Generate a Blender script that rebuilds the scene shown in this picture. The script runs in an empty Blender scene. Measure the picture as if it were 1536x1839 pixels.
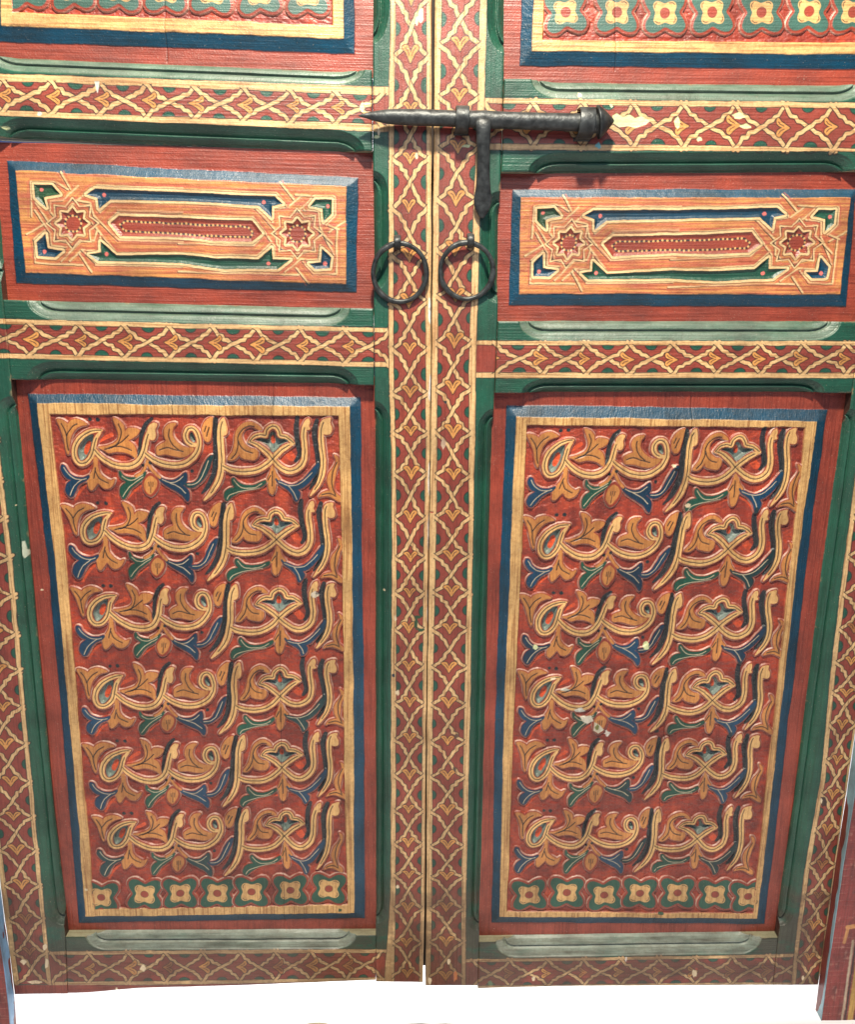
import bpy, math, random
import numpy as np

scn = bpy.context.scene
rng = np.random.default_rng(7)
random.seed(7)

# ------------------------------------------------------------------ camera
F_PX, CX, CY = 1500.0, 768.0, 919.5          # focal length and centre of the 1536 x 1839 photograph
PITCH = math.radians(14.2)
cp, sp = math.cos(PITCH), math.sin(PITCH)
RIGHT = np.array([1.0, 0, 0]); FWD = np.array([0, cp, -sp]); DOWN = np.array([0, -sp, -cp])
CAM_Z = 1.4746
CAMP = np.array([0, 0, CAM_Z])
cam_d = bpy.data.cameras.new('camera'); cam = bpy.data.objects.new('camera', cam_d)
scn.collection.objects.link(cam); scn.camera = cam
cam_d.sensor_fit = 'HORIZONTAL'; cam_d.sensor_width = 36.0; cam_d.lens = F_PX / 1536 * 36.0
cam_d.clip_start = 0.02; cam_d.clip_end = 100
cam.location = CAMP; cam.rotation_euler = (math.pi / 2 - PITCH, 0, 0)

# ------------------------------------------------------------------ light
world = bpy.data.worlds.new('World'); scn.world = world; world.use_nodes = True
bg = world.node_tree.nodes['Background']
bg.inputs[0].default_value = (0.32, 0.46, 1.0, 1); bg.inputs[1].default_value = 0.22

def lamp(name, typ, loc, target, power, col, size):
    d = bpy.data.lights.new(name, typ); o = bpy.data.objects.new(name, d)
    scn.collection.objects.link(o); o.location = loc
    v = np.array(target) - np.array(loc)
    from mathutils import Vector
    o.rotation_euler = Vector(v).to_track_quat('-Z', 'Y').to_euler()
    d.energy = power; d.color = col
    if typ == 'AREA': d.size = size
    else: d.shadow_soft_size = size
    if typ == 'SPOT': d.spot_size = math.radians(120); d.spot_blend = 0.6
    return o
lamp('ceiling_spotlight', 'SPOT', (0.02, 0.34, 3.15), (0, 1.50, 0.80), 450, (1.0, 0.90, 0.75), 0.08)
lamp('added_back_lamp', 'AREA', (0, 2.6, 1.6), (0, 1.75, 0), 90, (1.0, 0.97, 0.93), 1.2)  # unseen lamp added behind the door to whiten the floor strip
fill = lamp('added_front_fill', 'AREA', (0, -0.15, 2.42), (0, 1.45, 1.75), 11, (0.90, 0.95, 1.0), 1.5)  # unseen soft lamp added to veil the upper door and soften shadows
fill.data.shape = 'RECTANGLE'; fill.data.size_y = 0.55
vs = scn.view_settings
vs.view_transform = 'Standard'; vs.look = 'None'; vs.exposure = 0; vs.gamma = 1
scn.render.film_transparent = False
scn.cycles.max_bounces = 5

# ------------------------------------------------------------------ leaf planes
def rotm(p):
    a, b, c = p
    Rx = np.array([[1, 0, 0], [0, math.cos(a), -math.sin(a)], [0, math.sin(a), math.cos(a)]])
    Ry = np.array([[math.cos(b), 0, math.sin(b)], [0, 1, 0], [-math.sin(b), 0, math.cos(b)]])
    Rz = np.array([[math.cos(c), -math.sin(c), 0], [math.sin(c), math.cos(c), 0], [0, 0, 1]])
    return Rz @ Rx @ Ry
ray0 = np.array([(772 - CX) / F_PX, (900 - CY) / F_PX, 1.0]) * 1500.0

class Leaf:
    """a door leaf's plane: u right, w up, d out of the door, in millimetres"""
    def __init__(s, p):
        s.M = rotm(p); s.U, s.V, s.N = s.M[:, 0], s.M[:, 1], s.M[:, 2]
    def at(s, px, d=0.0):
        px = np.asarray(px, float); flat = px.reshape(-1, 2)
        r = np.column_stack([(flat[:, 0] - CX) / F_PX, (flat[:, 1] - CY) / F_PX, np.ones(len(flat))])
        O = ray0 - d * s.N
        t = (O @ s.N) / (r @ s.N)
        q = r * t[:, None] - ray0
        return np.column_stack([q @ s.U, -(q @ s.V)]).reshape(px.shape)
    def place(s, o):
        W = np.column_stack([RIGHT, DOWN, FWD])
        c = W @ (ray0 / 1000.0) + CAMP
        ax = np.column_stack([W @ s.U, W @ s.N, -(W @ s.V)])
        from mathutils import Matrix
        m = Matrix(ax.tolist()).to_4x4(); m.translation = c
        o.matrix_world = m
LL = Leaf((0.24817053, -0.03714024, 0.01673087))
LR = Leaf((0.24785451, -0.02197583, 0.00460732))

# ------------------------------------------------------------------ numeric helpers
def _hash(ix, iy, seed):
    n = (ix * 374761393 + iy * 668265263 + seed * 974634777) & 0xFFFFFFFF
    n = ((n ^ (n >> 13)) * 1274126177) & 0xFFFFFFFF
    return ((n ^ (n >> 16)) & 0xFFFF) / 65535.0
def vnoise(x, y, seed=0):
    x = np.asarray(x, float); y = np.asarray(y, float)
    ix = np.floor(x).astype(np.int64); iy = np.floor(y).astype(np.int64)
    fx = x - ix; fy = y - iy
    fx = fx * fx * (3 - 2 * fx); fy = fy * fy * (3 - 2 * fy)
    a = _hash(ix, iy, seed); b = _hash(ix + 1, iy, seed); c = _hash(ix, iy + 1, seed); d = _hash(ix + 1, iy + 1, seed)
    return (a + (b - a) * fx) * (1 - fy) + (c + (d - c) * fx) * fy - 0.5
def fbm(x, y, seed=0, n=3):
    s = 0; a = 1.0
    for k in range(n):
        s = s + a * vnoise(x * 2 ** k, y * 2 ** k, seed + k); a *= 0.5
    return s
def smooth(pts, n=4, closed=True):
    p = np.asarray(pts, float); m = len(p); out = []
    for i in range(m if closed else m - 1):
        if closed: a, b, c, d = p[i - 1], p[i], p[(i + 1) % m], p[(i + 2) % m]
        else: a, b, c, d = p[max(i - 1, 0)], p[i], p[i + 1], p[min(i + 2, m - 1)]
        for k in range(n):
            t = k / n
            out.append(0.5 * (2 * b + (c - a) * t + (2 * a - 5 * b + 4 * c - d) * t * t + (3 * b - a - 3 * c + d) * t ** 3))
    if not closed: out.append(p[-1])
    return np.array(out)
def resample_vals(v, m):
    return np.interp(np.linspace(0, 1, m), np.linspace(0, 1, len(v)), v)
def sdf_poly(x, y, P):
    sh = x.shape; x = x.ravel(); y = y.ravel()
    best = np.full(x.shape, 1e9); ins = np.zeros(x.shape, bool)
    Q = np.roll(P, -1, 0)
    for (ax, ay), (bx, by) in zip(P, Q):
        dx, dy = bx - ax, by - ay; L = dx * dx + dy * dy + 1e-12
        t = np.clip(((x - ax) * dx + (y - ay) * dy) / L, 0, 1)
        e = (x - ax - t * dx) ** 2 + (y - ay - t * dy) ** 2
        np.minimum(best, e, out=best)
        if ay != by:
            c = (ay > y) != (by > y)
            ins ^= c & (x < dx * (y - ay) / dy + ax)
    d = np.sqrt(best); d[ins] *= -1
    return d.reshape(sh)
def sdf_stroke(x, y, P, hw):
    sh = x.shape; x = x.ravel(); y = y.ravel()
    hw = np.broadcast_to(np.asarray(hw, float), (len(P),)) if np.ndim(hw) == 0 else np.asarray(hw, float)
    best = np.full(x.shape, 1e9)
    for i in range(len(P) - 1):
        (ax, ay), (bx, by) = P[i], P[i + 1]
        dx, dy = bx - ax, by - ay; L = dx * dx + dy * dy + 1e-12
        t = np.clip(((x - ax) * dx + (y - ay) * dy) / L, 0, 1)
        e = np.sqrt((x - ax - t * dx) ** 2 + (y - ay - t * dy) ** 2) - (hw[i] + (hw[i + 1] - hw[i]) * t)
        np.minimum(best, e, out=best)
    return best.reshape(sh)
class TPS:
    def __init__(s, src, dst, reg=0.5):
        s.src = np.asarray(src, float); n = len(s.src)
        K = s.k(s.src, s.src) + reg * np.eye(n) * 50
        A = np.zeros((n + 3, n + 3)); A[:n, :n] = K; A[:n, n] = 1; A[:n, n + 1:] = s.src
        A[n, :n] = 1; A[n + 1:, :n] = s.src.T
        b = np.zeros((n + 3, 2)); b[:n] = dst
        s.c = np.linalg.solve(A, b)
    @staticmethod
    def k(a, b):
        r2 = ((a[:, None] - b[None]) ** 2).sum(-1)
        return 0.5 * r2 * np.log(r2 + 1e-9)
    def __call__(s, p):
        p = np.asarray(p, float); n = len(s.src)
        return s.k(p, s.src) @ s.c[:n] + s.c[n] + p @ s.c[n + 1:]

def lin(r, g, b):
    f = lambda v: (v / 255 / 12.92) if v <= 10 else ((v / 255 + 0.055) / 1.055) ** 2.4
    return np.array([f(r), f(g), f(b)])
# paint colours (as seen in flat daylight)
CREAM = lin(210, 168, 106); RED = lin(146, 62, 42); GREEN = lin(26, 80, 60); BLUE = lin(0, 62, 86)
OCHRE = lin(196, 132, 68); BLACK = lin(30, 22, 18); TEAL = lin(20, 42, 44); ORANGE = lin(222, 88, 44)
LIGHT = lin(226, 208, 170); GREYT = lin(120, 134, 124); RIM = lin(146, 58, 36); EDGE_HILITE = lin(216, 198, 176)
SAGE = lin(56, 94, 82); WOODO = lin(188, 124, 74); WOODL = lin(226, 190, 130); DKGREEN = lin(34, 72, 42)
WHITE = lin(235, 228, 215); CREAM2 = lin(216, 180, 126); PALM = lin(206, 146, 78); RED2 = lin(140, 62, 46); LINEC = lin(222, 190, 138); BARE = lin(62, 42, 32); DIRT = lin(78, 56, 40)
# strength of the brown wood streaks showing through, kept in the paint attribute's alpha
G_CREAM, G_RED, G_FLAT = 0.95, 0.55, 0.38

# ------------------------------------------------------------------ materials
def mat_paint(name, vertical=True, rough=0.46):
    m = bpy.data.materials.new(name); m.use_nodes = True
    nt = m.node_tree; N = nt.nodes; L = nt.links
    bsdf = N['Principled BSDF']
    at = N.new('ShaderNodeAttribute'); at.attribute_name = 'paint'
    tc = N.new('ShaderNodeTexCoord')
    mp = N.new('ShaderNodeMapping')
    mp.inputs['Scale'].default_value = (330, 330, 9) if vertical else (9, 330, 330)
    L.new(tc.outputs['Object'], mp.inputs[0])
    ng = N.new('ShaderNodeTexNoise'); ng.inputs['Scale'].default_value = 1.0; ng.inputs['Detail'].default_value = 5; ng.inputs['Roughness'].default_value = 0.42
    L.new(mp.outputs[0], ng.inputs['Vector'])
    n2 = N.new('ShaderNodeTexNoise'); n2.inputs['Scale'].default_value = 14; n2.inputs['Detail'].default_value = 6
    L.new(tc.outputs['Object'], n2.inputs['Vector'])
    n3 = N.new('ShaderNodeTexNoise'); n3.inputs['Scale'].default_value = 420; n3.inputs['Detail'].default_value = 3
    L.new(tc.outputs['Object'], n3.inputs['Vector'])
    def rng_(src, a, b, c, d):
        r = N.new('ShaderNodeMapRange'); r.inputs[1].default_value = a; r.inputs[2].default_value = b
        r.inputs[3].default_value = c; r.inputs[4].default_value = d; L.new(src, r.inputs[0]); return r.outputs[0]
    def math_(op, a, b):
        r = N.new('ShaderNodeMath'); r.operation = op
        for i, v in enumerate((a, b)):
            if isinstance(v, (int, float)): r.inputs[i].default_value = v
            else: L.new(v, r.inputs[i])
        return r.outputs[0]
    def mix(fac, a, b, typ='MIX'):
        r = N.new('ShaderNodeMix'); r.data_type = 'RGBA'; r.blend_type = typ
        if isinstance(fac, (int, float)): r.inputs['Factor'].default_value = fac
        else: L.new(fac, r.inputs['Factor'])
        for k, v in (('A', a), ('B', b)):
            sk = [i for i in r.inputs if i.name == k and i.type == 'RGBA'][0]
            if isinstance(v, tuple): sk.default_value = v
            else: L.new(v, sk)
        return [o for o in r.outputs if o.type == 'RGBA'][0]
    streak = rng_(ng.outputs[0], 0.48, 0.66, 0.0, 1.0)
    fac = math_('MULTIPLY', streak, math_('MULTIPLY', at.outputs['Alpha'], 0.75))
    c1 = mix(fac, at.outputs['Color'], (0.44, 0.27, 0.16, 1), 'MULTIPLY')
    # broad unevenness of the old paint
    mott = rng_(n2.outputs[0], 0.32, 0.68, 0.70, 1.18)
    cb = N.new('ShaderNodeCombineColor')
    for i in range(3): L.new(mott, cb.inputs[i])
    c2 = mix(1.0, c1, cb.outputs[0], 'MULTIPLY')
    # brown grime that gathered in patches
    n4 = N.new('ShaderNodeTexNoise'); n4.inputs['Scale'].default_value = 26; n4.inputs['Detail'].default_value = 9; n4.inputs['Roughness'].default_value = 0.7
    mp4 = N.new('ShaderNodeMapping'); mp4.inputs['Scale'].default_value = (1, 1, .35) if vertical else (.35, 1, 1)
    L.new(tc.outputs['Object'], mp4.inputs[0]); L.new(mp4.outputs[0], n4.inputs['Vector'])
    c2 = mix(rng_(n4.outputs[0], 0.50, 0.70, 0.0, 0.75), c2, (0.50, 0.40, 0.33, 1), 'MULTIPLY')
    n5 = N.new('ShaderNodeTexNoise'); n5.inputs['Scale'].default_value = 150; n5.inputs['Detail'].default_value = 6; n5.inputs['Roughness'].default_value = 0.75
    L.new(tc.outputs['Object'], n5.inputs['Vector'])
    f5 = math_('MULTIPLY', rng_(n5.outputs[0], 0.46, 0.68, 0.0, 1.0), math_('ADD', math_('MULTIPLY', at.outputs['Alpha'], 0.38), 0.22))
    c2 = mix(f5, c2, (0.50, 0.36, 0.25, 1), 'MULTIPLY')
    # tiny rubbed specks
    spk = rng_(n3.outputs[0], 0.66, 0.76, 0.0, 0.5)
    c3 = mix(spk, c2, (0.42, 0.33, 0.24, 1))
    L.new(c3, bsdf.inputs['Base Color'])
    L.new(rng_(n2.outputs[0], 0.3, 0.7, rough + 0.08, rough - 0.07), bsdf.inputs['Roughness'])
    bsdf.inputs['Specular IOR Level'].default_value = 0.65
    b = N.new('ShaderNodeBump'); b.inputs['Strength'].default_value = 0.8; b.inputs['Distance'].default_value = 0.0014
    hsum = math_('ADD', math_('MULTIPLY', ng.outputs[0], 0.8), math_('MULTIPLY', n3.outputs[0], 0.45))
    L.new(hsum, b.inputs['Height']); L.new(b.outputs[0], bsdf.inputs['Normal'])
    return m
M_V = mat_paint('painted wood upright grain', True)
M_H = mat_paint('painted wood level grain', False)

def mat_plain(name, col, rough=0.5, metal=0.0, bump=0.0, scale=60, var=0.25):
    m = bpy.data.materials.new(name); m.use_nodes = True
    nt = m.node_tree; N = nt.nodes; L = nt.links; bs = N['Principled BSDF']
    tc = N.new('ShaderNodeTexCoord'); n = N.new('ShaderNodeTexNoise'); n.inputs['Scale'].default_value = scale; n.inputs['Detail'].default_value = 6
    L.new(tc.outputs['Object'], n.inputs['Vector'])
    r = N.new('ShaderNodeValToRGB')
    r.color_ramp.elements[0].position = 0.35; r.color_ramp.elements[1].position = 0.7
    r.color_ramp.elements[0].color = (*[c * (1 - var) for c in col], 1); r.color_ramp.elements[1].color = (*[min(1, c * (1 + var)) for c in col], 1)
    L.new(n.outputs[0], r.inputs[0]); L.new(r.outputs[0], bs.inputs['Base Color'])
    bs.inputs['Roughness'].default_value = rough; bs.inputs['Metallic'].default_value = metal
    if bump:
        b = N.new('ShaderNodeBump'); b.inputs['Strength'].default_value = bump; b.inputs['Distance'].default_value = 0.003
        L.new(n.outputs[0], b.inputs['Height']); L.new(b.outputs[0], bs.inputs['Normal'])
    return m
M_IRON = mat_plain('forged iron', (0.044, 0.049, 0.048), 0.45, 0.45, 0.6, 75, 0.5)
M_FLOOR = mat_plain('white floor', (0.93, 0.93, 0.93), 0.6, 0, 0, 3, 0.01)
M_TAN = mat_plain('tan cloth', (0.42, 0.32, 0.20), 0.9, 0, 0.3, 200, 0.2)
M_DARK = mat_plain('dark wood', (0.03, 0.02, 0.015), 0.8, 0, 0.2, 40, 0.3)

# ------------------------------------------------------------------ objects
def props(o, label=None, cat=None, group=None, kind=None):
    if label: o['label'] = label
    if cat: o['category'] = cat
    if group: o['group'] = group
    if kind: o['kind'] = kind
def mesh_obj(name, verts, quads, material, parent=None, cols=None, sharp_tail=None):
    me = bpy.data.meshes.new(name)
    verts = np.ascontiguousarray(verts, np.float32); quads = np.ascontiguousarray(quads, np.int32)
    k = quads.shape[1]
    me.vertices.add(len(verts)); me.vertices.foreach_set('co', verts.ravel())
    me.loops.add(quads.size); me.loops.foreach_set('vertex_index', quads.ravel())
    me.polygons.add(len(quads)); me.polygons.foreach_set('loop_start', np.arange(len(quads), dtype=np.int32) * k)
    me.update(calc_edges=True)
    me.polygons.foreach_set('use_smooth', np.ones(len(quads), bool))
    if cols is not None:
        a = me.color_attributes.new('paint', 'FLOAT_COLOR', 'POINT')
        a.data.foreach_set('color', np.ascontiguousarray(cols, np.float32).ravel())
    me.materials.append(material)
    me.validate()
    o = bpy.data.objects.new(name, me); scn.collection.objects.link(o)
    if parent is not None: o.parent = parent
    return o

def polyline_at(P, t):
    P = np.asarray(P, float)
    L = np.concatenate([[0], np.cumsum(np.hypot(*np.diff(P, axis=0).T))])
    s = np.asarray(t) * L[-1]
    return np.column_stack([np.interp(s, L, P[:, 0]), np.interp(s, L, P[:, 1])])

class Field:
    """a sheet of carved and painted wood between two edge lines: a height and a paint colour at every point"""
    def __init__(s, leaf, e0, e1, d, spacing=1.2, color=RED, grain=G_RED, base=0.0, wob=0.5):
        s.leaf = leaf
        a = leaf.at(e0, d); b = leaf.at(e1, d)
        la = np.hypot(*np.diff(a, axis=0).T).sum(); wd = np.hypot(*(a[0] - b[0])); wd = max(wd, np.hypot(*(a[-1] - b[-1])))
        n = int(la / spacing) + 2; m = int(wd / spacing) + 2
        A = polyline_at(a, np.linspace(0, 1, n)); B = polyline_at(b, np.linspace(0, 1, n))
        t = np.linspace(0, 1, m)[None, :, None]
        G = A[:, None, :] * (1 - t) + B[:, None, :] * t
        U, W = G[..., 0], G[..., 1]
        s.U = U + wob * 2 * vnoise(U / 45, W / 45, 5) * 1.0; s.W = W + wob * 2 * vnoise(U / 45, W / 45, 6)
        # painter's hand: paint edges are judged in slightly wobbly coordinates
        s.PU = U + 1.0 * vnoise(U / 23, W / 23, 11) + 0.7 * vnoise(U / 6, W / 6, 12)
        s.PW = W + 1.0 * vnoise(U / 23, W / 23, 13) + 0.7 * vnoise(U / 6, W / 6, 14)
        s.h = np.full(U.shape, float(base)); s.c = np.empty(U.shape + (4,)); s.c[..., :3] = color; s.c[..., 3] = grain
        s.lab = np.zeros(U.shape, np.int16)
        s.sp = spacing
    def win(s, P, pad):
        lo = P.min(0) - pad; hi = P.max(0) + pad
        m = (s.PU > lo[0]) & (s.PU < hi[0]) & (s.PW > lo[1]) & (s.PW < hi[1])
        r = np.flatnonzero(m.any(1)); c = np.flatnonzero(m.any(0))
        if len(r) == 0 or len(c) == 0: return None
        return slice(r[0], r[-1] + 1), slice(c[0], c[-1] + 1)
    def put(s, w, cov, col, grain=None, wgt=1.0):
        cov = (np.clip(cov, 0, 1) * wgt)[..., None]
        v = s.c[w]
        v[..., :3] = v[..., :3] * (1 - cov) + np.asarray(col) * cov
        if grain is not None: v[..., 3:] = v[..., 3:] * (1 - cov) + grain * cov
    def poly(s, P, col, grain=G_FLAT, line=0, linecol=BLACK, wgt=1.0):
        w = s.win(P, 4 + line)
        if w is None: return None
        d = sdf_poly(s.PU[w], s.PW[w], P)
        if line: s.put(w, 0.5 - (d - line) / 1.1, linecol, 0.1)
        s.put(w, 0.5 - d / 1.1, col, grain, wgt)
        return w, d
    def stroke(s, P, hw, col, grain=G_FLAT, line=0, linecol=BLACK, wgt=1.0):
        P = np.asarray(P); w = s.win(P, 4 + line + float(np.max(hw)))
        if w is None: return None
        d = sdf_stroke(s.PU[w], s.PW[w], P, hw)
        if line: s.put(w, 0.5 - (d - line) / 1.1, linecol, 0.1)
        s.put(w, 0.5 - d / 1.1, col, grain, wgt)
        return w, d
    def build(s, name, material, parent, back=None, labels=None, side=None):
        """mesh objects: the sheet itself and, for each label > 0, the part of the sheet that carries it"""
        n, m = s.U.shape
        co = np.stack([s.U, -s.h, s.W], -1).reshape(-1, 3) / 1000.0
        col = s.c.reshape(-1, 4)
        idx = np.arange(n * m).reshape(n, m)
        q = np.stack([idx[:-1, :-1], idx[:-1, 1:], idx[1:, 1:], idx[1:, :-1]], -1).reshape(-1, 4)
        v0, v1, v2 = co[q[len(q)//2, 0]], co[q[len(q)//2, 1]], co[q[len(q)//2, 2]]
        flip = np.cross(v1 - v0, v2 - v0)[1] > 0
        if flip: q = q[:, ::-1]
        ql = np.stack([s.lab[:-1, :-1], s.lab[:-1, 1:], s.lab[1:, 1:], s.lab[1:, :-1]], -1).reshape(-1, 4).max(1)
        made = []
        def emit(nm, qq, par, skirt):
            u, inv = np.unique(qq, return_inverse=True)
            V = co[u]; Q = inv.reshape(-1, 4); Cc = col[u]
            if skirt:
                ring = np.concatenate([idx[0, :], idx[1:, -1], idx[-1, -2::-1], idx[-2:0:-1, 0]])
                f = co[ring]; bk = f.copy(); bk[:, 1] = -back / 1000.0
                k = len(ring); o0 = len(V)
                V = np.concatenate([V, f, bk]); sk = np.tile(np.append(BARE if side is None else side, .4), (k, 1)); Cc = np.concatenate([Cc, sk, sk])
                i = np.arange(k); j = (i + 1) % k
                sq = np.stack([o0 + j, o0 + i, o0 + k + i, o0 + k + j], -1)
                if flip: sq = sq[:, ::-1]
                cn = [0, m - 1, m - 1 + n - 1, 2 * (m - 1) + n - 1]
                bq = np.array([[o0 + k + c for c in cn]])
                if flip: bq = bq[:, ::-1]
                Q = np.concatenate([Q, sq, bq])
            return mesh_obj(nm, V, Q, material, par, Cc)
        main = emit(name, q[ql == 0], parent, back is not None)
        if labels:
            for k, nm in labels.items():
                qq = q[ql == k]
                if len(qq): made.append(emit(nm, qq, main, False))
        return main, made

def side_poly(leaf, e0, e1, d=0):
    return np.concatenate([leaf.at(e0, d), leaf.at(e1, d)[::-1]])

# ------------------------------------------------------------------ painted lattice bands
def interp_px(P, v, axis):
    P = np.asarray(P, float); o = np.argsort(P[:, axis]); return np.interp(v, P[o, axis], P[o, 1 - axis])

def lattice(F, lo_out, lo_in, hi_in, hi_out, cross, axis, tip, d=0, clip=None, rs=0, hw=2.75, fade=0.0):
    """two zigzag straps that cross at `cross`; axis 1: upright band (lo = left edge), axis 0: level band (lo = upper edge).
    tip: palmette points +1 towards growing pixel coordinate, -1 the other way"""
    R = random.Random(rs); leaf = F.leaf
    def at(a, v):
        v = np.asarray(v, float)
        x0 = interp_px(lo_in, v, axis); x1 = interp_px(hi_in, v, axis)
        x = x0 + (x1 - x0) * (np.asarray(a) + 1) / 2
        p = np.column_stack([x, v]) if axis == 1 else np.column_stack([v, x])
        return leaf.at(p, d)
    v0, v1 = cross[0] - (cross[1] - cross[0]), cross[-1] + (cross[-1] - cross[-2])
    vv = np.linspace(v0 if clip is None else clip[0], v1 if clip is None else clip[1], 60)
    def band(p, q):
        a = interp_px(p, vv, axis); b = interp_px(q, vv, axis)
        A = np.column_stack([a, vv]) if axis == 1 else np.column_stack([vv, a])
        B = np.column_stack([b, vv]) if axis == 1 else np.column_stack([vv, b])
        return np.concatenate([leaf.at(A, d), leaf.at(B, d)[::-1]])
    F.poly(band(lo_out, hi_out), RED2, G_RED)
    c = [v0] + list(cross) + [v1]
    inb = lambda v: clip is None or clip[0] - 4 <= v <= clip[1] + 4
    for v in cross:                                      # green half rounds
        if not inb(v): continue
        P_ = abs(c[2] - c[1])
        for a in (-1.0, 1.0):
            cc = at([a], [v + R.uniform(-2, 2)])[0]
            k = np.linspace(0, 2 * np.pi, 16, endpoint=False); r = 8.0 * R.uniform(0.85, 1.12)
            P = cc + np.column_stack([np.cos(k) * (r if axis == 1 else r * 1.25), np.sin(k) * (r * 1.25 if axis == 1 else r)])
            F.poly(P, GREEN, G_FLAT, line=1.3)
    F.poly(band(lo_out, lo_in), CREAM2, G_CREAM, line=1.2); F.poly(band(hi_in, hi_out), CREAM2, G_CREAM, line=1.2)
    half = [(-1.2, -.10), (-1.0, .05), (-.78, .17), (-.58, .27), (-.52, .44), (-.31, .53), (-.26, .70), (-.11, .85), (0, 1)]
    for i in range(len(c) - 1):                          # straps through crossing i: from the edge node before to the one after
        e0 = None
        if i == 0: continue
        va = (c[i - 1] + c[i]) / 2; vc = c[i]; vb = (c[i] + c[i + 1]) / 2
        if not (inb(va) and inb(vb)) and not inb(vc): continue
        for sgn in ((1, -1) if R.random() < 0.85 else (-1, 1)):
            A = []; T = []
            for (a, t) in half: A.append(a * sgn + R.uniform(-.035, .035)); T.append(va + (vc - va) * t + R.uniform(-.6, .6))
            for (a, t) in half[::-1][1:]: A.append(-a * sgn + R.uniform(-.035, .035)); T.append(vb + (vc - vb) * t + R.uniform(-.6, .6))
            T = np.clip(T, *(clip or (-1e9, 1e9)))
            P = smooth(at(A, T), 2, False)
            w = resample_vals(hw * np.array([R.uniform(.85, 1.15) for _ in range(9)]), len(P))
            F.stroke(P, w, CREAM2, G_CREAM, line=1.6, linecol=BLACK)
    def mixl(p, q, t):
        a = interp_px(p, vv, axis); b = interp_px(q, vv, axis); m = a + (b - a) * t
        return np.column_stack([m, vv]) if axis == 1 else np.column_stack([vv, m])
    for p, q in ((lo_out, lo_in), (hi_out, hi_in)):
        F.poly(np.concatenate([leaf.at(mixl(p, q, .02), d), leaf.at(mixl(p, q, .72), d)[::-1]]), CREAM2, G_CREAM)
    for i in range(len(c) - 1):                          # palmettes between crossings
        if not (inb(c[i]) and inb(c[i + 1])): continue
        if i == 0 and clip is None: continue
        va, vb = c[i], c[i + 1]; mid = (va + vb) / 2; Pd = vb - va
        if clip is not None and not (clip[0] + 8 < mid < clip[1] - 8): continue
        k = R.uniform(.85, 1.12); off = -0.04 * Pd * tip + R.uniform(-2, 2)
        S = [(0, .155), (-.10, .09), (-.30, -.03), (-.50, -.10), (-.38, -.145), (-.17, -.135), (-.04, -.06), (0, -.02), (.04, -.06), (.18, -.14), (.38, -.145), (.49, -.09), (.28, -.01), (.10, .09)]
        sx = R.uniform(-.06, .06)
        P = at([a * k * 1.02 + sx for a, t in S], [mid + off + t * Pd * tip * k for a, t in S])
        F.poly(smooth(P, 2), PALM if R.random() > fade else PALM * .5 + RED * .35, G_FLAT, line=1.4)
        for q in (-1, 1):
            Lp = at([.08 * q * k + sx, .17 * q * k + sx, .30 * q * k + sx], [mid + off + t * Pd * tip * k for t in (.02, -.06, -.10)])
            F.stroke(Lp, .7, BLACK, .1)

# ------------------------------------------------------------------ moulded edge of an opening
def moulding(F, edge, shoulder, d=0, s0=38, L=50, depth=19.0, sheen=0.42):
    """edge: two pixels along the opening; shoulder: two pixels along the far side of the moulded strip.
    A double bead runs along the edge and dies out in a curved stop at each end."""
    leaf = F.leaf
    a = leaf.at(edge, d); b = leaf.at(shoulder, d)
    t = a[1] - a[0]; Ln = np.hypot(*t); t = t / Ln
    nrm = np.array([-t[1], t[0]])
    if (b.mean(0) - a.mean(0)) @ nrm < 0: nrm = -nrm
    q0 = (b[0] - a[0]) @ nrm; q1 = (b[1] - a[1]) @ nrm
    Wm = min(q0, q1) - 0.5
    th = np.linspace(0, np.pi / 2, 9)
    c0 = [(s0 + L * (1 - math.cos(x)), Wm * math.sin(x)) for x in th]
    ol = [(s0 - 3, -60)] + c0 + [(Ln - s, q) for s, q in c0[::-1]] + [(Ln - s0 + 3, -60)]
    P = np.array([a[0] + t * s + nrm * q for s, q in ol])
    w = F.win(P, 3)
    if w is None: return
    x, y = F.U[w], F.W[w]
    de = -sdf_poly(x, y, P)                               # distance inside the stop curve
    q = (x - a[0, 0]) * nrm[0] + (y - a[0, 1]) * nrm[1]
    g = Wm / 33.0
    D = np.array([0, .8, 2.0, 5, 9, 13, 15.2, 16.2, 17.6, 19, 22, 26, 29.5, 31, 31.8, 33, 60]) * g
    Z = np.array([0, -.9, -1.8, -3.2, -5.6, -8.2, -9.6, -11, -11, -6.4, -7.6, -10.2, -13.0, -14.6, -14.8, -15, -15]) * (depth / 15.0)
    if nrm[1] < -.7: Z = np.array([0, -.9, -3.0, -3.5, -4.6, -6.2, -9.8, -10.6, -10.2, -7.4, -8.0, -9.6, -11.8, -14.2, -14.8, -15, -15]) * (depth / 15.0)
    z = np.interp(de, D, Z)
    z = np.where((de > 0) & (q > -8), z, 0)
    F.h[w] = np.minimum(F.h[w], F.h[w] + z)
    if nrm[1] < -.7 and sheen:                             # pale sheen of light painted into the ledges that look upward
        sheen_cov = np.clip(de / 2.0, 0, 1) * np.clip(.85 + .6 * fbm(x / 60, y / 9, 26) + .35 * vnoise(x / 14, y / 3, 27), 0, 1) * (de > 0)
        F.put(w, sheen_cov, lin(150, 160, 142), .3, sheen)

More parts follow.
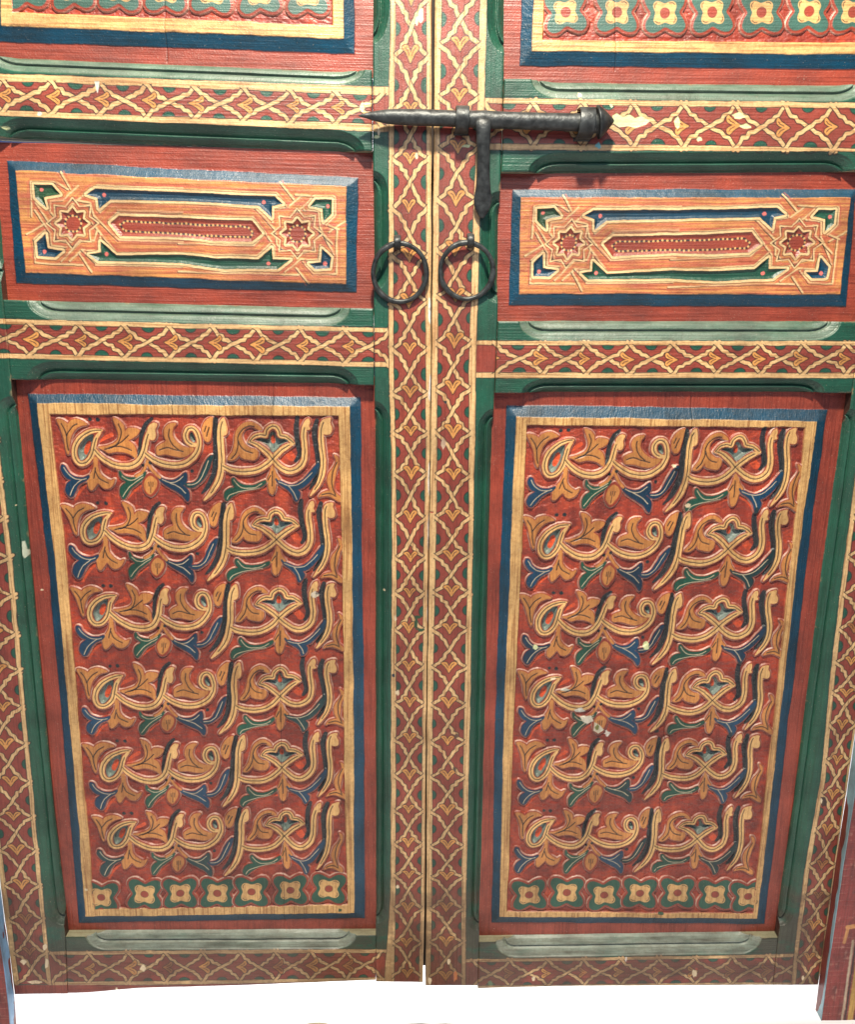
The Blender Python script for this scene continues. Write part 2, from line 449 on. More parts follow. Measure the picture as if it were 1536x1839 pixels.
# ------------------------------------------------------------------ door leaves
def make_leaf(leaf, label, cat='door'):
    r = bpy.data.objects.new('door_leaf', None); scn.collection.objects.link(r); leaf.place(r)
    r.empty_display_size = 0.1
    props(r, label, cat, 'painted double door')
    return r
leafL = make_leaf(LL, 'left leaf of the painted carved door, crossed only by the pointed tip of the bolt')
leafR = make_leaf(LR, 'right leaf of the painted carved door, carrying the bolt knob and hanging handle')
BACK = -45
GR = dict(color=GREEN, grain=G_FLAT)

# ---- measured lines, in pixels of the photograph
L_in = dict(
    lo_out=[(704, -220), (702.9, 20), (699, 150), (699.5, 300), (698.5, 640), (703, 800), (704.7, 960), (702.9, 1280), (702, 1600), (698, 1660), (691, 1765)],
    lo_in=[(712, -220), (711, 20), (708, 150), (707, 300), (706.5, 640), (710, 800), (712, 960), (711, 1280), (710, 1600), (707.6, 1765)],
    hi_in=[(769, -220), (767.6, 20), (766.7, 150), (765.6, 400), (764.9, 640), (765.4, 800), (761.5, 960), (759.4, 1280), (756.7, 1600), (753, 1765)],
    hi_out=[(778, -220), (776.5, 0), (775, 640), (771.3, 960), (766.5, 1280), (764, 1600), (761, 1766)],
    cross=[-170, -58, 51, 155, 245, 327, 423, 500, 586, 671, 744, 813, 891.5, 971, 1033, 1098.5, 1164, 1231.6, 1298, 1360, 1426, 1486, 1546, 1599, 1664, 1722])
R_in = dict(
    lo_out=[(783, -220), (781, 0), (774.8, 640), (770.6, 960), (766.3, 1280), (765.2, 1600), (763.6, 1770)],
    lo_in=[(796, -220), (793, 20), (790.4, 150), (788, 400), (785.8, 640), (783, 960), (776.7, 1280), (775.8, 1600), (772.7, 1770)],
    hi_in=[(869, -220), (862.4, 20), (858.7, 150), (851, 400), (843, 640), (842, 960), (834, 1280), (829.6, 1600), (829.7, 1770)],
    hi_out=[(881, -220), (873.3, 20), (870.6, 150), (862, 400), (855, 640), (849.6, 960), (844, 1280), (836.9, 1600), (836, 1770)],
    cross=[-155, -60, 34.6, 129.4, 222, 312.8, 407, 495, 573, 660, 738.4, 816.8, 893.4, 967.3, 1031, 1096.7, 1166, 1231.6, 1300, 1365.7, 1425.8, 1489.6, 1549.8, 1602, 1660.7, 1722.5])
L_top = dict(lo_out=[(-300, 119), (0, 133), (700, 157.3)], lo_in=[(-300, 133), (0, 145), (700, 172)], hi_in=[(-300, 187), (0, 199), (700, 224.5)], hi_out=[(-300, 196), (0, 208), (700, 237)],
             cross=[-210, -125, -40, 48.4, 136, 222, 305, 395, 480, 562, 645, 728])
L_mid = dict(lo_out=[(-300, 566), (0, 573.6), (700, 590)], lo_in=[(-300, 574), (0, 582), (700, 597)], hi_in=[(-300, 628), (0, 635), (700, 651.5)], hi_out=[(-300, 636), (0, 643), (700, 659)],
             cross=[-76, 7, 100, 182, 264, 344, 419, 501, 579, 661, 740])
L_bot = dict(lo_out=[(60, 1708.6), (400, 1706), (700, 1704)], lo_in=[(60, 1714.3), (400, 1712), (700, 1710)], hi_in=[(60, 1763), (320, 1761), (700, 1754.5)], hi_out=[(60, 1769), (320, 1767), (700, 1760)],
             cross=[60, 125, 195, 265.6, 331, 398, 465, 525, 592, 654, 718])
R_top = dict(lo_out=[(860, 177), (1536, 186), (1700, 188.5)], lo_in=[(860, 185.5), (1155, 190), (1536, 195), (1700, 197.5)], hi_in=[(860, 259), (1258, 262), (1536, 267.5), (1700, 269)], hi_out=[(860, 269.5), (1536, 272), (1700, 273)],
             cross=[823, 913, 1003, 1093, 1183, 1275, 1368, 1453, 1540, 1630])
R_mid = dict(lo_out=[(850, 613), (1640, 613)], lo_in=[(850, 620), (1640, 620)], hi_in=[(850, 669.7), (1640, 669.7)], hi_out=[(850, 678.7), (1640, 678.7)],
             cross=[848, 933, 1016.7, 1091.5, 1170.8, 1250, 1327, 1404, 1483.4, 1560])
R_bot = dict(lo_out=[(830, 1722.5), (1240, 1716.7), (1450, 1712)], lo_in=[(830, 1727.5), (1240, 1721.5), (1450, 1717.5)], hi_in=[(830, 1770), (1240, 1765), (1450, 1763.5)], hi_out=[(830, 1776), (1240, 1769.5), (1450, 1769)],
             cross=[818, 883, 949, 1019.7, 1079.6, 1152.5, 1215, 1283.5, 1348, 1412])
L_outer = dict(lo_out=[(-222, -220), (-165, 272), (-75, 1000), (1, 1589), (10, 1659), (17.7, 1709), (25, 1770)],
               lo_in=[(-212, -220), (-155, 272), (-64, 1000), (11.4, 1599), (19.7, 1654), (27, 1709), (35, 1770)],
               hi_in=[(-114, -220), (-71, 272), (12, 1000), (54, 1450), (79.4, 1706), (85, 1770)],
               hi_out=[(-105, -220), (-62, 272), (19.6, 1000), (61, 1450), (86, 1706), (92, 1770)],
               cross=[-160, -70, 20, 110, 200, 285, 370, 450, 530, 605, 680, 755, 827, 897, 967, 1037, 1105, 1172, 1238, 1303, 1372, 1439, 1495, 1560, 1620, 1684, 1738])
R_outer = dict(lo_out=[(1677, -220), (1615, 272), (1518, 1000), (1493, 1200), (1474.5, 1400), (1446, 1560), (1426.7, 1712.6), (1422, 1769)],
               lo_in=[(1686, -220), (1624, 272), (1526, 1000), (1501, 1200), (1482, 1400), (1454, 1560), (1433.5, 1712.6), (1429, 1769)],
               hi_in=[(1752, -220), (1688, 272), (1584, 1000), (1530, 1329), (1498, 1560), (1476, 1719), (1468, 1769)],
               hi_out=[(1760, -220), (1696, 272), (1592, 1000), (1538, 1329), (1506, 1560), (1484, 1719), (1475, 1769)],
               cross=[-160, -75, 10, 95, 180, 265, 350, 430, 510, 590, 670, 745, 820, 893, 965, 1035, 1100, 1161, 1220, 1267.5, 1336, 1397.7, 1456.5, 1525, 1584, 1636, 1694.5, 1750])

SPF = 1.0
def frame_part(leaf, parent, name, e0, e1, bands, mould, vertical, chips=()):
    F = Field(leaf, e0, e1, 0.0, SPF, GREEN, G_FLAT)
    # faint hand-planed unevenness
    F.h += 0.7 * fbm(F.U / 60, F.W / 60, 21) + 0.25 * fbm(F.U / 9, F.W / 9, 22)
    for b, kw in bands: lattice(F, b['lo_out'], b['lo_in'], b['hi_in'], b['hi_out'], b['cross'], **kw)
    # splashed dirt on the lowest boards
    g = np.clip((leaf.at([(768, 1560)])[0][1] - F.W) / 170.0, 0, 1)
    F.put((slice(None), slice(None)), np.clip(g * (0.75 + 1.5 * fbm(F.U / 55, F.W / 30, 35) + .5 * fbm(F.U / 9, F.W / 5, 36)), 0, .62 if leaf is LR else .45), DIRT, .6)
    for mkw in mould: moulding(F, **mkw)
    for (P, col, g) in chips:
        w = F.poly(leaf.at(P), col, g)
        if w is not None: F.h[w[0]] -= 0.5 * np.clip(.5 - w[1], 0, 1)
    # arrises rubbed down to pale wood
    n, m = F.U.shape
    ed = np.minimum.reduce([np.broadcast_to(np.arange(m), (n, m)), np.broadcast_to(np.arange(m)[::-1], (n, m)),
                            np.broadcast_to(np.arange(n)[:, None], (n, m)), np.broadcast_to(np.arange(n)[::-1][:, None], (n, m))]) * SPF
    wear = np.clip(1.6 * (fbm(F.U / 14, F.W / 14, 31) + .5 * vnoise(F.U / 3, F.W / 3, 32)) - 0.12 - ed / 3.5, 0, 1)
    F.put((slice(None), slice(None)), wear * .8, lin(140, 118, 86), .5)
    F.h -= 1.6 * np.exp(-(ed / 1.3) ** 2)                # eased edges
    return F.build(name, M_V if vertical else M_H, parent, back=BACK, side=None if vertical else lin(150, 148, 118))[0]

def circ(x, y, rx, ry=None, n=9, jit=.35, seed=0):
    R = random.Random(seed + int(x * 7 + y)); ry = ry or rx
    return np.array([(x + rx * (1 + R.uniform(-jit, jit)) * math.cos(k), y + ry * (1 + R.uniform(-jit, jit)) * math.sin(k)) for k in np.linspace(0, 2 * math.pi, n, endpoint=False)])
PALEGREEN = lin(205, 214, 160)

# lock stiles
vert = lambda rs, fade=0.0, clip=None: dict(axis=1, tip=1, rs=rs, fade=fade, clip=clip)
frame_part(LL, leafL, 'stile',
    [(669, -200), (670.5, 272), (673, 690), (674.6, 1280), (675.5, 1763)],
    [(777, -200), (775.5, 0), (774, 640), (770.3, 960), (765.5, 1280), (763, 1600), (760, 1764)],
    [(L_top, dict(axis=0, tip=-1, rs=1, clip=(560, 699))), (L_mid, dict(axis=0, tip=-1, rs=2, clip=(560, 698))), (L_bot, dict(axis=0, tip=-1, rs=3, clip=(560, 694), fade=.3)), (L_in, vert(4))],
    [dict(edge=[(669.3, -190), (669.6, 126)], shoulder=[(703, -190), (699, 126)]),
     dict(edge=[(670.5, 272), (672, 555)], shoulder=[(699.5, 272), (698.5, 555)], s0=30, L=36),
     dict(edge=[(673, 692), (675, 1680)], shoulder=[(700, 692), (698, 1680)], s0=28, L=38)], True,
    chips=[(circ(771, 862, 2.2, 26), WHITE, .6), (circ(769.5, 1075, 2.0, 22), WHITE, .6), (circ(769, 1105, 2.0, 16), WHITE, .6), (circ(772, 700, 2.5, 26), WHITE, .6), (circ(772.5, 560, 2.0, 24), WHITE, .5), (circ(770, 960, 1.8, 40), WHITE, .7),
           (circ(756, 26, 5, 14), LIGHT, .3), (circ(749, 38, 3, 8), LIGHT, .3), (circ(676, 246, 5, 3), PALEGREEN, .2), (circ(748, 280, 3, 5), LIGHT, .3), (circ(680, 236, 2, 8), LIGHT, .3),
           (circ(748, 1120, 3, 12), DKGREEN, .2), (circ(756, 1131, 8, 3), DKGREEN, .2), (circ(751, 1108, 6, 3), DKGREEN, .2), (circ(690, 1062, 1.8), LIGHT, .2), (circ(707, 1213, 3), BLUE * .6, .2), (circ(714, 1244, 4, 5), LIGHT, .2), (circ(714, 1592, 3), LIGHT, .3), (circ(710, 1110, 2.5, 6), LIGHT, .3)])
frame_part(LR, leafR, 'stile',
    [(784, -200), (782, 0), (775.8, 640), (771.6, 960), (767.3, 1280), (766.2, 1600), (764.6, 1770)],
    [(912, -200), (906, 100), (899, 309), (894, 577), (888, 706), (880, 960), (873, 1280), (864.5, 1600), (860, 1700), (858, 1770)],
    [(R_top, dict(axis=0, tip=1, rs=5, clip=(869, 980))), (R_mid, dict(axis=0, tip=1, rs=6, clip=(854, 980))), (R_bot, dict(axis=0, tip=1, rs=7, clip=(836, 980), fade=.6)), (R_in, vert(8))],
    [dict(edge=[(912, -190), (904.5, 142)], shoulder=[(879, -190), (870, 142)]),
     dict(edge=[(899, 309), (894, 577)], shoulder=[(866, 309), (857, 577)], s0=30, L=40),
     dict(edge=[(888, 706), (860.5, 1692)], shoulder=[(853.5, 706), (837, 1692)], s0=28, L=38)], True,
    chips=[(circ(838, 263, 8, 3), PALEGREEN, .2), (circ(806, 1725, 3, 5), LIGHT, .2), (circ(772, 1760, 4, 6), LIGHT, .4), (circ(775, 920, 4, 1.6), RED, .3), (circ(800, 722, 3, 3), TEAL, .1), (circ(818, 1752, 4, 11), lin(196, 120, 70), .2), (circ(796, 797, 4, 9), lin(190, 165, 140), .6), (circ(821, 1321, 3, 5), lin(100, 70, 50), .2), (circ(817, 1381, 3, 5), lin(80, 62, 45), .2)])
# hanging stiles
frame_part(LL, leafL, 'stile',
    [(-215, -200), (-160, 272), (-74, 1000), (0, 1589), (9, 1659), (16.7, 1709), (26, 1786)],
    [(-68, -200), (-22, 272), (5, 545), (18.6, 682), (47, 1000), (90, 1450), (117, 1684), (121, 1785)],
    [(L_top, dict(axis=0, tip=-1, rs=11, clip=(-80, 40))), (L_mid, dict(axis=0, tip=-1, rs=12, clip=(-46, 40))), (L_bot, dict(axis=0, tip=-1, rs=13, clip=(87, 140), fade=.3)), (L_outer, vert(14, .15, (-200, 1767)))],
    [dict(edge=[(-68, -190), (-39, 96)], shoulder=[(-104, -190), (-78, 96)]),
     dict(edge=[(-24, 245), (5, 539)], shoulder=[(-64, 245), (-32, 539)], s0=30, L=36),
     dict(edge=[(18.6, 682), (117, 1683)], shoulder=[(-16, 682), (84, 1683)], s0=28, L=38)], True,
    chips=[([(36, 975), (40, 975), (43, 990), (49, 994), (47, 1000), (40, 1006), (36, 1000)], lin(190, 200, 175), .1), (circ(49, 990, 1.8), lin(190, 200, 175), .1), (circ(24, 910, 1.4), LIGHT, .1), (circ(81, 1700, 3.5, 7), LIGHT, .3), (circ(84, 1730, 4, 8), LIGHT, .3), (circ(62, 1764, 12, 3), LIGHT, .4), (circ(42, 1727, 5, 4), LIGHT, .3),
           ([(24, 1769), (125, 1768), (125, 1788), (26, 1789)], RED * .8, .7)])
frame_part(LR, leafR, 'stile',
    [(1653, -200), (1590, 272), (1549, 578), (1531, 706), (1489, 1000), (1433, 1450), (1399, 1684), (1389, 1769)],
    [(1750, -200), (1685, 272), (1581, 1000), (1535, 1329), (1501, 1560), (1479, 1719), (1470, 1769)],
    [(R_top, dict(axis=0, tip=1, rs=15, clip=(1520, 1640))), (R_mid, dict(axis=0, tip=1, rs=16, clip=(1480, 1572))), (R_bot, dict(axis=0, tip=1, rs=17, clip=(1350, 1428), fade=.8)), (R_outer, vert(18, .25, (-200, 1769)))],
    [dict(edge=[(1652, -190), (1606, 150)], shoulder=[(1676, -190), (1629, 150)]),
     dict(edge=[(1585, 306), (1549, 578)], shoulder=[(1610, 306), (1573, 578)], s0=30, L=36),
     dict(edge=[(1531, 706), (1399, 1684)], shoulder=[(1557, 706), (1428, 1684)], s0=28, L=38)], True,
    chips=[(circ(1442, 1755, 2.5, 4), LIGHT, .2), (circ(1480, 1440, 6, 9), lin(60, 40, 30), .2), (circ(1476, 1437, 2, 5), LIGHT, .2)])
# rails
frame_part(LL, leafL, 'rail', [(-39, 96), (0, 98), (667.8, 126)], [(-21, 244), (0, 245), (668.6, 272)],
    [(L_top, dict(axis=0, tip=-1, rs=1))],
    [dict(edge=[(-39, 96), (669, 126)], shoulder=[(-39, 131.5), (669, 156.3)], s0=12), dict(edge=[(-21, 244), (669.8, 272)], shoulder=[(-21, 208), (669.8, 236)], s0=14)], False,
    chips=[([(169, 146), (178, 146), (177, 155), (175, 168), (173, 163)], lin(205, 214, 205), .1), (circ(71, 205, 4, 3), WHITE, .1), (circ(651, 193, 4, 9), LIGHT, .2), (circ(660, 186, 6, 2), LIGHT, .2), (circ(8, 229, 7, 2.5), PALEGREEN, .2)])
frame_part(LL, leafL, 'rail', [(4.5, 539), (670.8, 555)], [(18.6, 682), (671.4, 692)],
    [(L_mid, dict(axis=0, tip=-1, rs=2))],
    [dict(edge=[(4.5, 539), (672, 555)], shoulder=[(4.5, 573.7), (672, 589.5)], s0=40), dict(edge=[(18.6, 682), (672.6, 692)], shoulder=[(18.6, 643.5), (672.6, 658)], s0=28)], False)
frame_part(LL, leafL, 'rail', [(117.5, 1682.5), (675, 1680)], [(121.5, 1784), (160, 1783), (250, 1775), (400, 1771), (675, 1760)],
    [(L_bot, dict(axis=0, tip=-1, rs=3, fade=.3))],
    [dict(edge=[(117.5, 1682.5), (675, 1680)], shoulder=[(117.5, 1709), (675, 1704.5)], s0=40, L=44, sheen=.8)], False,
    chips=[([(110, 1768), (260, 1769), (420, 1766), (672, 1761), (672, 1775), (118, 1790)], RED * .75, .6), (circ(103, 1742, 4, 12), lin(200, 90, 75), .2), (circ(257, 1738, 5, 6), LIGHT, .5), (circ(210, 1779, 3, 5), LIGHT, .3)])
frame_part(LR, leafR, 'rail', [(906, 142), (1606, 150)], [(900.5, 309.5), (1584.5, 306)],
    [(R_top, dict(axis=0, tip=1, rs=5))],
    [dict(edge=[(904.8, 142), (1606, 150)], shoulder=[(904.8, 177.8), (1606, 187)], s0=44), dict(edge=[(899.3, 309.5), (1584.5, 306)], shoulder=[(899.3, 270), (1584.5, 272.4)], s0=46)], False,
    chips=[([(1100, 208), (1108, 203), (1118, 210), (1130, 206), (1140, 212), (1152, 208), (1168, 218), (1160, 225), (1142, 230), (1128, 226), (1112, 229), (1102, 222)], PALEGREEN, .1), (circ(1217, 222, 6, 12), PALEGREEN, .1), (circ(1327, 209, 11, 6), PALEGREEN, .1), (circ(1340, 227, 10, 4), PALEGREEN, .1), (circ(1256, 250, 6, 4), PALEGREEN, .1), (circ(1098, 190, 3), PALEGREEN, .1), (circ(1042, 169, 4, 5), LIGHT, .1), (circ(1075, 262, 6, 5), lin(120, 190, 190), .1)])
frame_part(LR, leafR, 'rail', [(895.4, 577), (1548.6, 578)], [(889.4, 706), (1530.6, 706)],
    [(R_mid, dict(axis=0, tip=1, rs=6))],
    [dict(edge=[(894.2, 577), (1548.6, 578)], shoulder=[(894.2, 613), (1548.6, 613)], s0=36), dict(edge=[(888.2, 706), (1530.6, 706)], shoulder=[(888.2, 679), (1530.6, 679)], s0=48)], False)
frame_part(LR, leafR, 'rail', [(860.4, 1692), (1398.6, 1684)], [(858.4, 1775), (1000, 1771), (1388.6, 1769)],
    [(R_bot, dict(axis=0, tip=1, rs=7, fade=.75))],
    [dict(edge=[(860.6, 1692), (1398.6, 1684)], shoulder=[(860.6, 1722), (1398.6, 1713)], s0=34, L=44, sheen=.8)], False,
    chips=[(circ(959, 1757, 4, 4), LIGHT, .2), (circ(881, 1765, 5, 4), lin(90, 110, 80), .2), (circ(1125, 1722, 2, 4), WHITE, .2), (circ(1248, 1748, 4, 7), LIGHT, .1), (circ(1251, 1740, 2.5, 2.5), RED, .1)])

# ------------------------------------------------------------------ panels
D_OUT, D_TOP, D_GND = -20.5, -11.0, -15.2
def panel_field(leaf, e0, e1, blue, cream, inner=None, sp=1.0, ground=lin(142, 54, 36), bevel=BLUE):
    F = Field(leaf, e0, e1, D_OUT, sp, RED, .6, base=D_OUT, wob=.3)
    F.h += 0.6 * fbm(F.U / 70, F.W / 25, 41)
    al = (slice(None), slice(None))
    Pb = smooth(leaf.at(densify(blue), D_OUT), 1); Pc = leaf.at(densify(cream), D_TOP)
    sb = sdf_poly(F.PU, F.PW, Pb); sc = sdf_poly(F.PU, F.PW, Pc)
    t = np.clip(-sb / (np.maximum(-sb, 0) + np.maximum(sc, 0) + 1e-6), 0, 1)
    bev = np.where(sc < 0, 1.0, np.where(sb < 0, t * .80 + .10, 0))
    bev = np.where(sb < 0, np.maximum(bev, .10), bev)
    F.h = F.h * (1 - bev) + (D_TOP + 0.35 * fbm(F.U / 50, F.W / 50, 42)) * bev
    F.put(al, .5 - sb / 1.1, bevel, .35)
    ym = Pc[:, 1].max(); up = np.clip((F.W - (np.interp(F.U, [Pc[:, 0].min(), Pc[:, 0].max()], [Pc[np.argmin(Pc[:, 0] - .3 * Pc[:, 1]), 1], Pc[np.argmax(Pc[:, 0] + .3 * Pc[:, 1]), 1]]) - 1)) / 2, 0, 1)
    F.put(al, up * (sb < -1) * np.clip(.7 + 1.2 * fbm(F.U / 30, F.W / 5, 48), 0, 1), lin(62, 84, 98), .3, .4)  # upper bevel painted greyer: sheen of light put into the colour
    F.put(al, .5 - (sc) / 1.1, CREAM, G_CREAM)
    if inner is not None:
        Pi = leaf.at(densify(inner), D_TOP); si = sdf_poly(F.PU, F.PW, Pi)
        F.put(al, .5 - si / 1.1, ground, .35)
        rel = np.clip(.5 - (si + .2) / 1.6, 0, 1)
        # chisel marks on the sunk ground
        chis = 0.55 * fbm(F.U / 16 + F.W / 40, F.W / 7 - F.U / 30, 43) + 0.5 * vnoise(F.U / 5 + 0.4 * F.W / 5, F.W / 3.2, 45) + .25 * vnoise(F.U / 2.4, F.W / 2.4, 46)
        F.h = F.h * (1 - rel) + (D_GND + chis * 1.7) * rel
        tone = np.clip(.5 + 1.1 * fbm(F.U / 22, F.W / 22, 47), 0, 1)
        F.put(al, (si < -1) * np.clip(tone - .45, 0, 1) * 1.2, ORANGE * .55 + RED * .35, None)
        F.put(al, (si < -1) * np.clip(.42 - tone, 0, 1) * 1.3, RED * .5, None)
        F.si = si
    F.sc = sc; F.sb = sb
    return F
def densify(P, n=14, amp=.55, seed=3):
    """hand-cut lines: straight runs with a little waver"""
    P = np.asarray(P, float); R = np.random.default_rng(seed + len(P) + int(P.sum()) % 97); out = []
    for i in range(len(P)):
        a, b = P[i], P[(i + 1) % len(P)]; k = max(2, int(np.hypot(*(b - a)) / 38)); nn = np.array([-(b - a)[1], (b - a)[0]]) / (np.hypot(*(b - a)) + 1e-9)
        off = R.normal(0, amp, k); off[0] = 0
        for j in range(k): out.append(a + (b - a) * j / k + nn * off[j])
    return np.array(out)
def crack(F, P, d=D_TOP):
    w = F.stroke(F.leaf.at(smooth(P, 3, False), d), .35, BLACK, .1, wgt=.9)
    if w is not None: F.h[w[0]] -= 1.2 * np.clip(.9 - w[1], 0, 1)
def raised(F, sd, w, k, rim=2.6, run=1.5, top=D_TOP - .6, colour=RIM):
    """lift the wood inside sd<rim to `top`, paint its side rim, mark it as sub-part k"""
    rel = np.clip(1 - (sd - rim) / run, 0, 1); rel = rel * rel * (3 - 2 * rel)
    ok = np.broadcast_to(F.si[w] < 0.5, rel.shape)
    rel = rel * ok
    dome = -0.5 * np.clip((sd + .2) / 2.4, 0, 1)
    tgt = D_GND + (top + dome - D_GND) * rel
    hit = rel > 0.02
    F.h[w] = np.where(hit, np.maximum(F.h[w], tgt), F.h[w])
    F.put(w, rel * 1.4, colour, .35)
    F.lab[w] = np.where(rel > .12, k, F.lab[w])
    # pale highlight painted along the top arris of the cut side
    ww = np.clip(1 - np.abs(sd - rim - .7) / 1.2, 0, 1) * ok * np.clip(.75 + 1.4 * fbm(F.U[w] / 18, F.W[w] / 18, 51), 0, 1)
    F.put(w, ww * .75, EDGE_HILITE, .3)

# ---- rosettes
def rosette(F, cx, cy, rx, ry, k, cream_r, green=GREEN, rot=0.0, top=D_TOP - .6):
    leaf = F.leaf; R = random.Random(int(cx * 3 + cy))
    c = leaf.at([(cx, cy)], D_TOP)[0]; ex = leaf.at([(cx + rx, cy)], D_TOP)[0] - c; ey = leaf.at([(cx, cy + ry)], D_TOP)[0] - c
    rot += R.uniform(-.10, .10)
    def quat(s, dep):
        P = []
        for a in np.linspace(0, 2 * np.pi, 48, endpoint=False):
            r = s * (1 - dep * (abs(math.cos(2 * a)) ** 2.2)); P.append(c + ex * r * math.cos(a + rot) * 1.12 + ey * r * math.sin(a + rot) * 1.12)
        return np.array(P)
    G = quat(1.0, .44); w = F.win(G, 12)
    if w is None: return
    sd = sdf_poly(F.PU[w], F.PW[w], G)
    raised(F, sd, w, k, 4.0, 1.8, top)
    ok = F.si[w] < 0
    F.put(w, (.5 - sd / 1.1) * ok, green, .3)
    Cq = quat(cream_r, .34); sd2 = sdf_poly(F.PU[w], F.PW[w], Cq)
    F.put(w, (.5 - sd2 / 1.1) * ok, CREAM, .5)
    for q in range(4):
        a = math.pi / 4 + q * math.pi / 2 + rot
        ctr = c + (ex * math.cos(a) + ey * math.sin(a)) * cream_r * .72
        pa = [ctr + (ex * math.cos(a + b) + ey * math.sin(a + b)) * cream_r * .28 for b in (-1.25, -.5, .3)]
        F.stroke(smooth(pa, 3, False), .7, BLACK, .1)
    s3 = np.hypot(F.PU[w] - c[0], F.PW[w] - c[1]); r0 = np.hypot(*ex) * .2
    F.put(w, (.5 - (s3 - r0 - .7) / 1.1) * ok, BLACK, .1); F.put(w, (.5 - (s3 - r0) / 1.1) * ok, RIM, .3)

# ------------------------------------------------------------------ the carved inscription, drawn once from the first row at upper left
ZA, ZB = (100, 740), (360, 740)
def fa(P): return np.array(P, float) / 5.689 + ZA
def fb(P): return np.array(P, float) / 5.689 + ZB
S5 = 1 / 5.689
# letters: centre line, half width (in zoomed units)
LETTERS = [
    (fa([(468, 190), (405, 190), (330, 212), (255, 262), (203, 335), (187, 415), (203, 485), (245, 525), (300, 520), (345, 480), (375, 420), (393, 340), (412, 270), (450, 212)]), [12, 24, 29, 31, 31, 31, 30, 29, 28, 28, 28, 27, 24, 16], True),
    (fa([(385, 380), (440, 440), (510, 495), (600, 540), (690, 558), (770, 552), (835, 515), (878, 455), (905, 385), (925, 300), (945, 230), (985, 150)]), [26, 30, 33, 36, 38, 38, 36, 33, 32, 30, 28, 24], False),
    (fa([(905, 415), (960, 462), (1050, 512), (1140, 540), (1240, 545), (1330, 520), (1405, 465), (1450, 395), (1466, 320), (1455, 245), (1425, 185), (1385, 165), (1345, 185), (1328, 240), (1345, 300), (1390, 335), (1440, 340)]), [20, 30, 35, 37, 37, 36, 34, 31, 28, 28, 28, 28, 28, 28, 28, 26, 20], False),
    (fb([(222, 95), (205, 150), (200, 235), (205, 330), (212, 430), (213, 540), (198, 650), (162, 745), (105, 830), (38, 903)]), [28, 33, 35, 36, 36, 36, 36, 34, 26, 8], False),
    (fb([(215, 545), (285, 585), (370, 606), (460, 612), (545, 603), (620, 575), (685, 530), (735, 480), (790, 425), (850, 375), (905, 342), (955, 322)]), [22, 32, 36, 36, 35, 34, 33, 33, 33, 32, 26, 12], False),
    (fb([(495, 305), (560, 325), (630, 372), (690, 428), (735, 482), (790, 542), (850, 588), (920, 605), (990, 580), (1042, 525), (1064, 440), (1062, 345), (1055, 250), (1064, 165), (1092, 95)]), [12, 26, 31, 33, 33, 33, 36, 37, 37, 36, 34, 33, 32, 30, 22], False),
    (fb([(500, 300), (550, 250), (615, 232), (665, 240), (678, 190), (712, 155), (745, 145), (778, 158), (805, 200), (818, 240), (872, 255), (918, 288), (950, 318)]), [12, 24, 26, 26, 25, 26, 27, 26, 25, 25, 26, 24, 12], False),
    (fb([(1262, 100), (1238, 165), (1232, 255), (1238, 350), (1250, 440), (1254, 540), (1242, 640), (1212, 725), (1168, 795), (1125, 855)]), [24, 29, 32, 32, 32, 32, 31, 28, 22, 7], False),
]
FLAGS = [fa([(940, 160), (990, 112), (1036, 122), (1018, 180), (1026, 240), (1002, 286), (960, 276), (945, 220)]),
         fb([(208, 75), (236, 55), (255, 95), (272, 165), (270, 218), (240, 240), (212, 225), (205, 140)]),
         fb([(1070, 100), (1106, 66), (1122, 110), (1112, 150), (1124, 178), (1085, 185), (1066, 150)]),
         fb([(1225, 120), (1268, 75), (1330, 60), (1326, 110), (1344, 160), (1340, 208), (1315, 230), (1262, 225), (1230, 180)])]
HOLES = [(fa([(380, 240), (310, 258), (250, 325), (224, 405), (240, 478), (272, 494), (318, 450), (350, 380)]), fa([(330, 305), (300, 320), (275, 380), (272, 430), (300, 445), (328, 400), (345, 340)])),
         (fa([(1385, 212), (1368, 245), (1382, 285), (1414, 312), (1424, 280), (1408, 238)]), None),
         (fb([(565, 283), (640, 268), (690, 280), (703, 230), (738, 205), (768, 232), (786, 275), (850, 278), (895, 294), (830, 332), (775, 390), (730, 412), (690, 352), (630, 310)]), fb([(722, 245), (745, 245), (758, 290), (750, 330), (722, 328), (712, 290)]))]
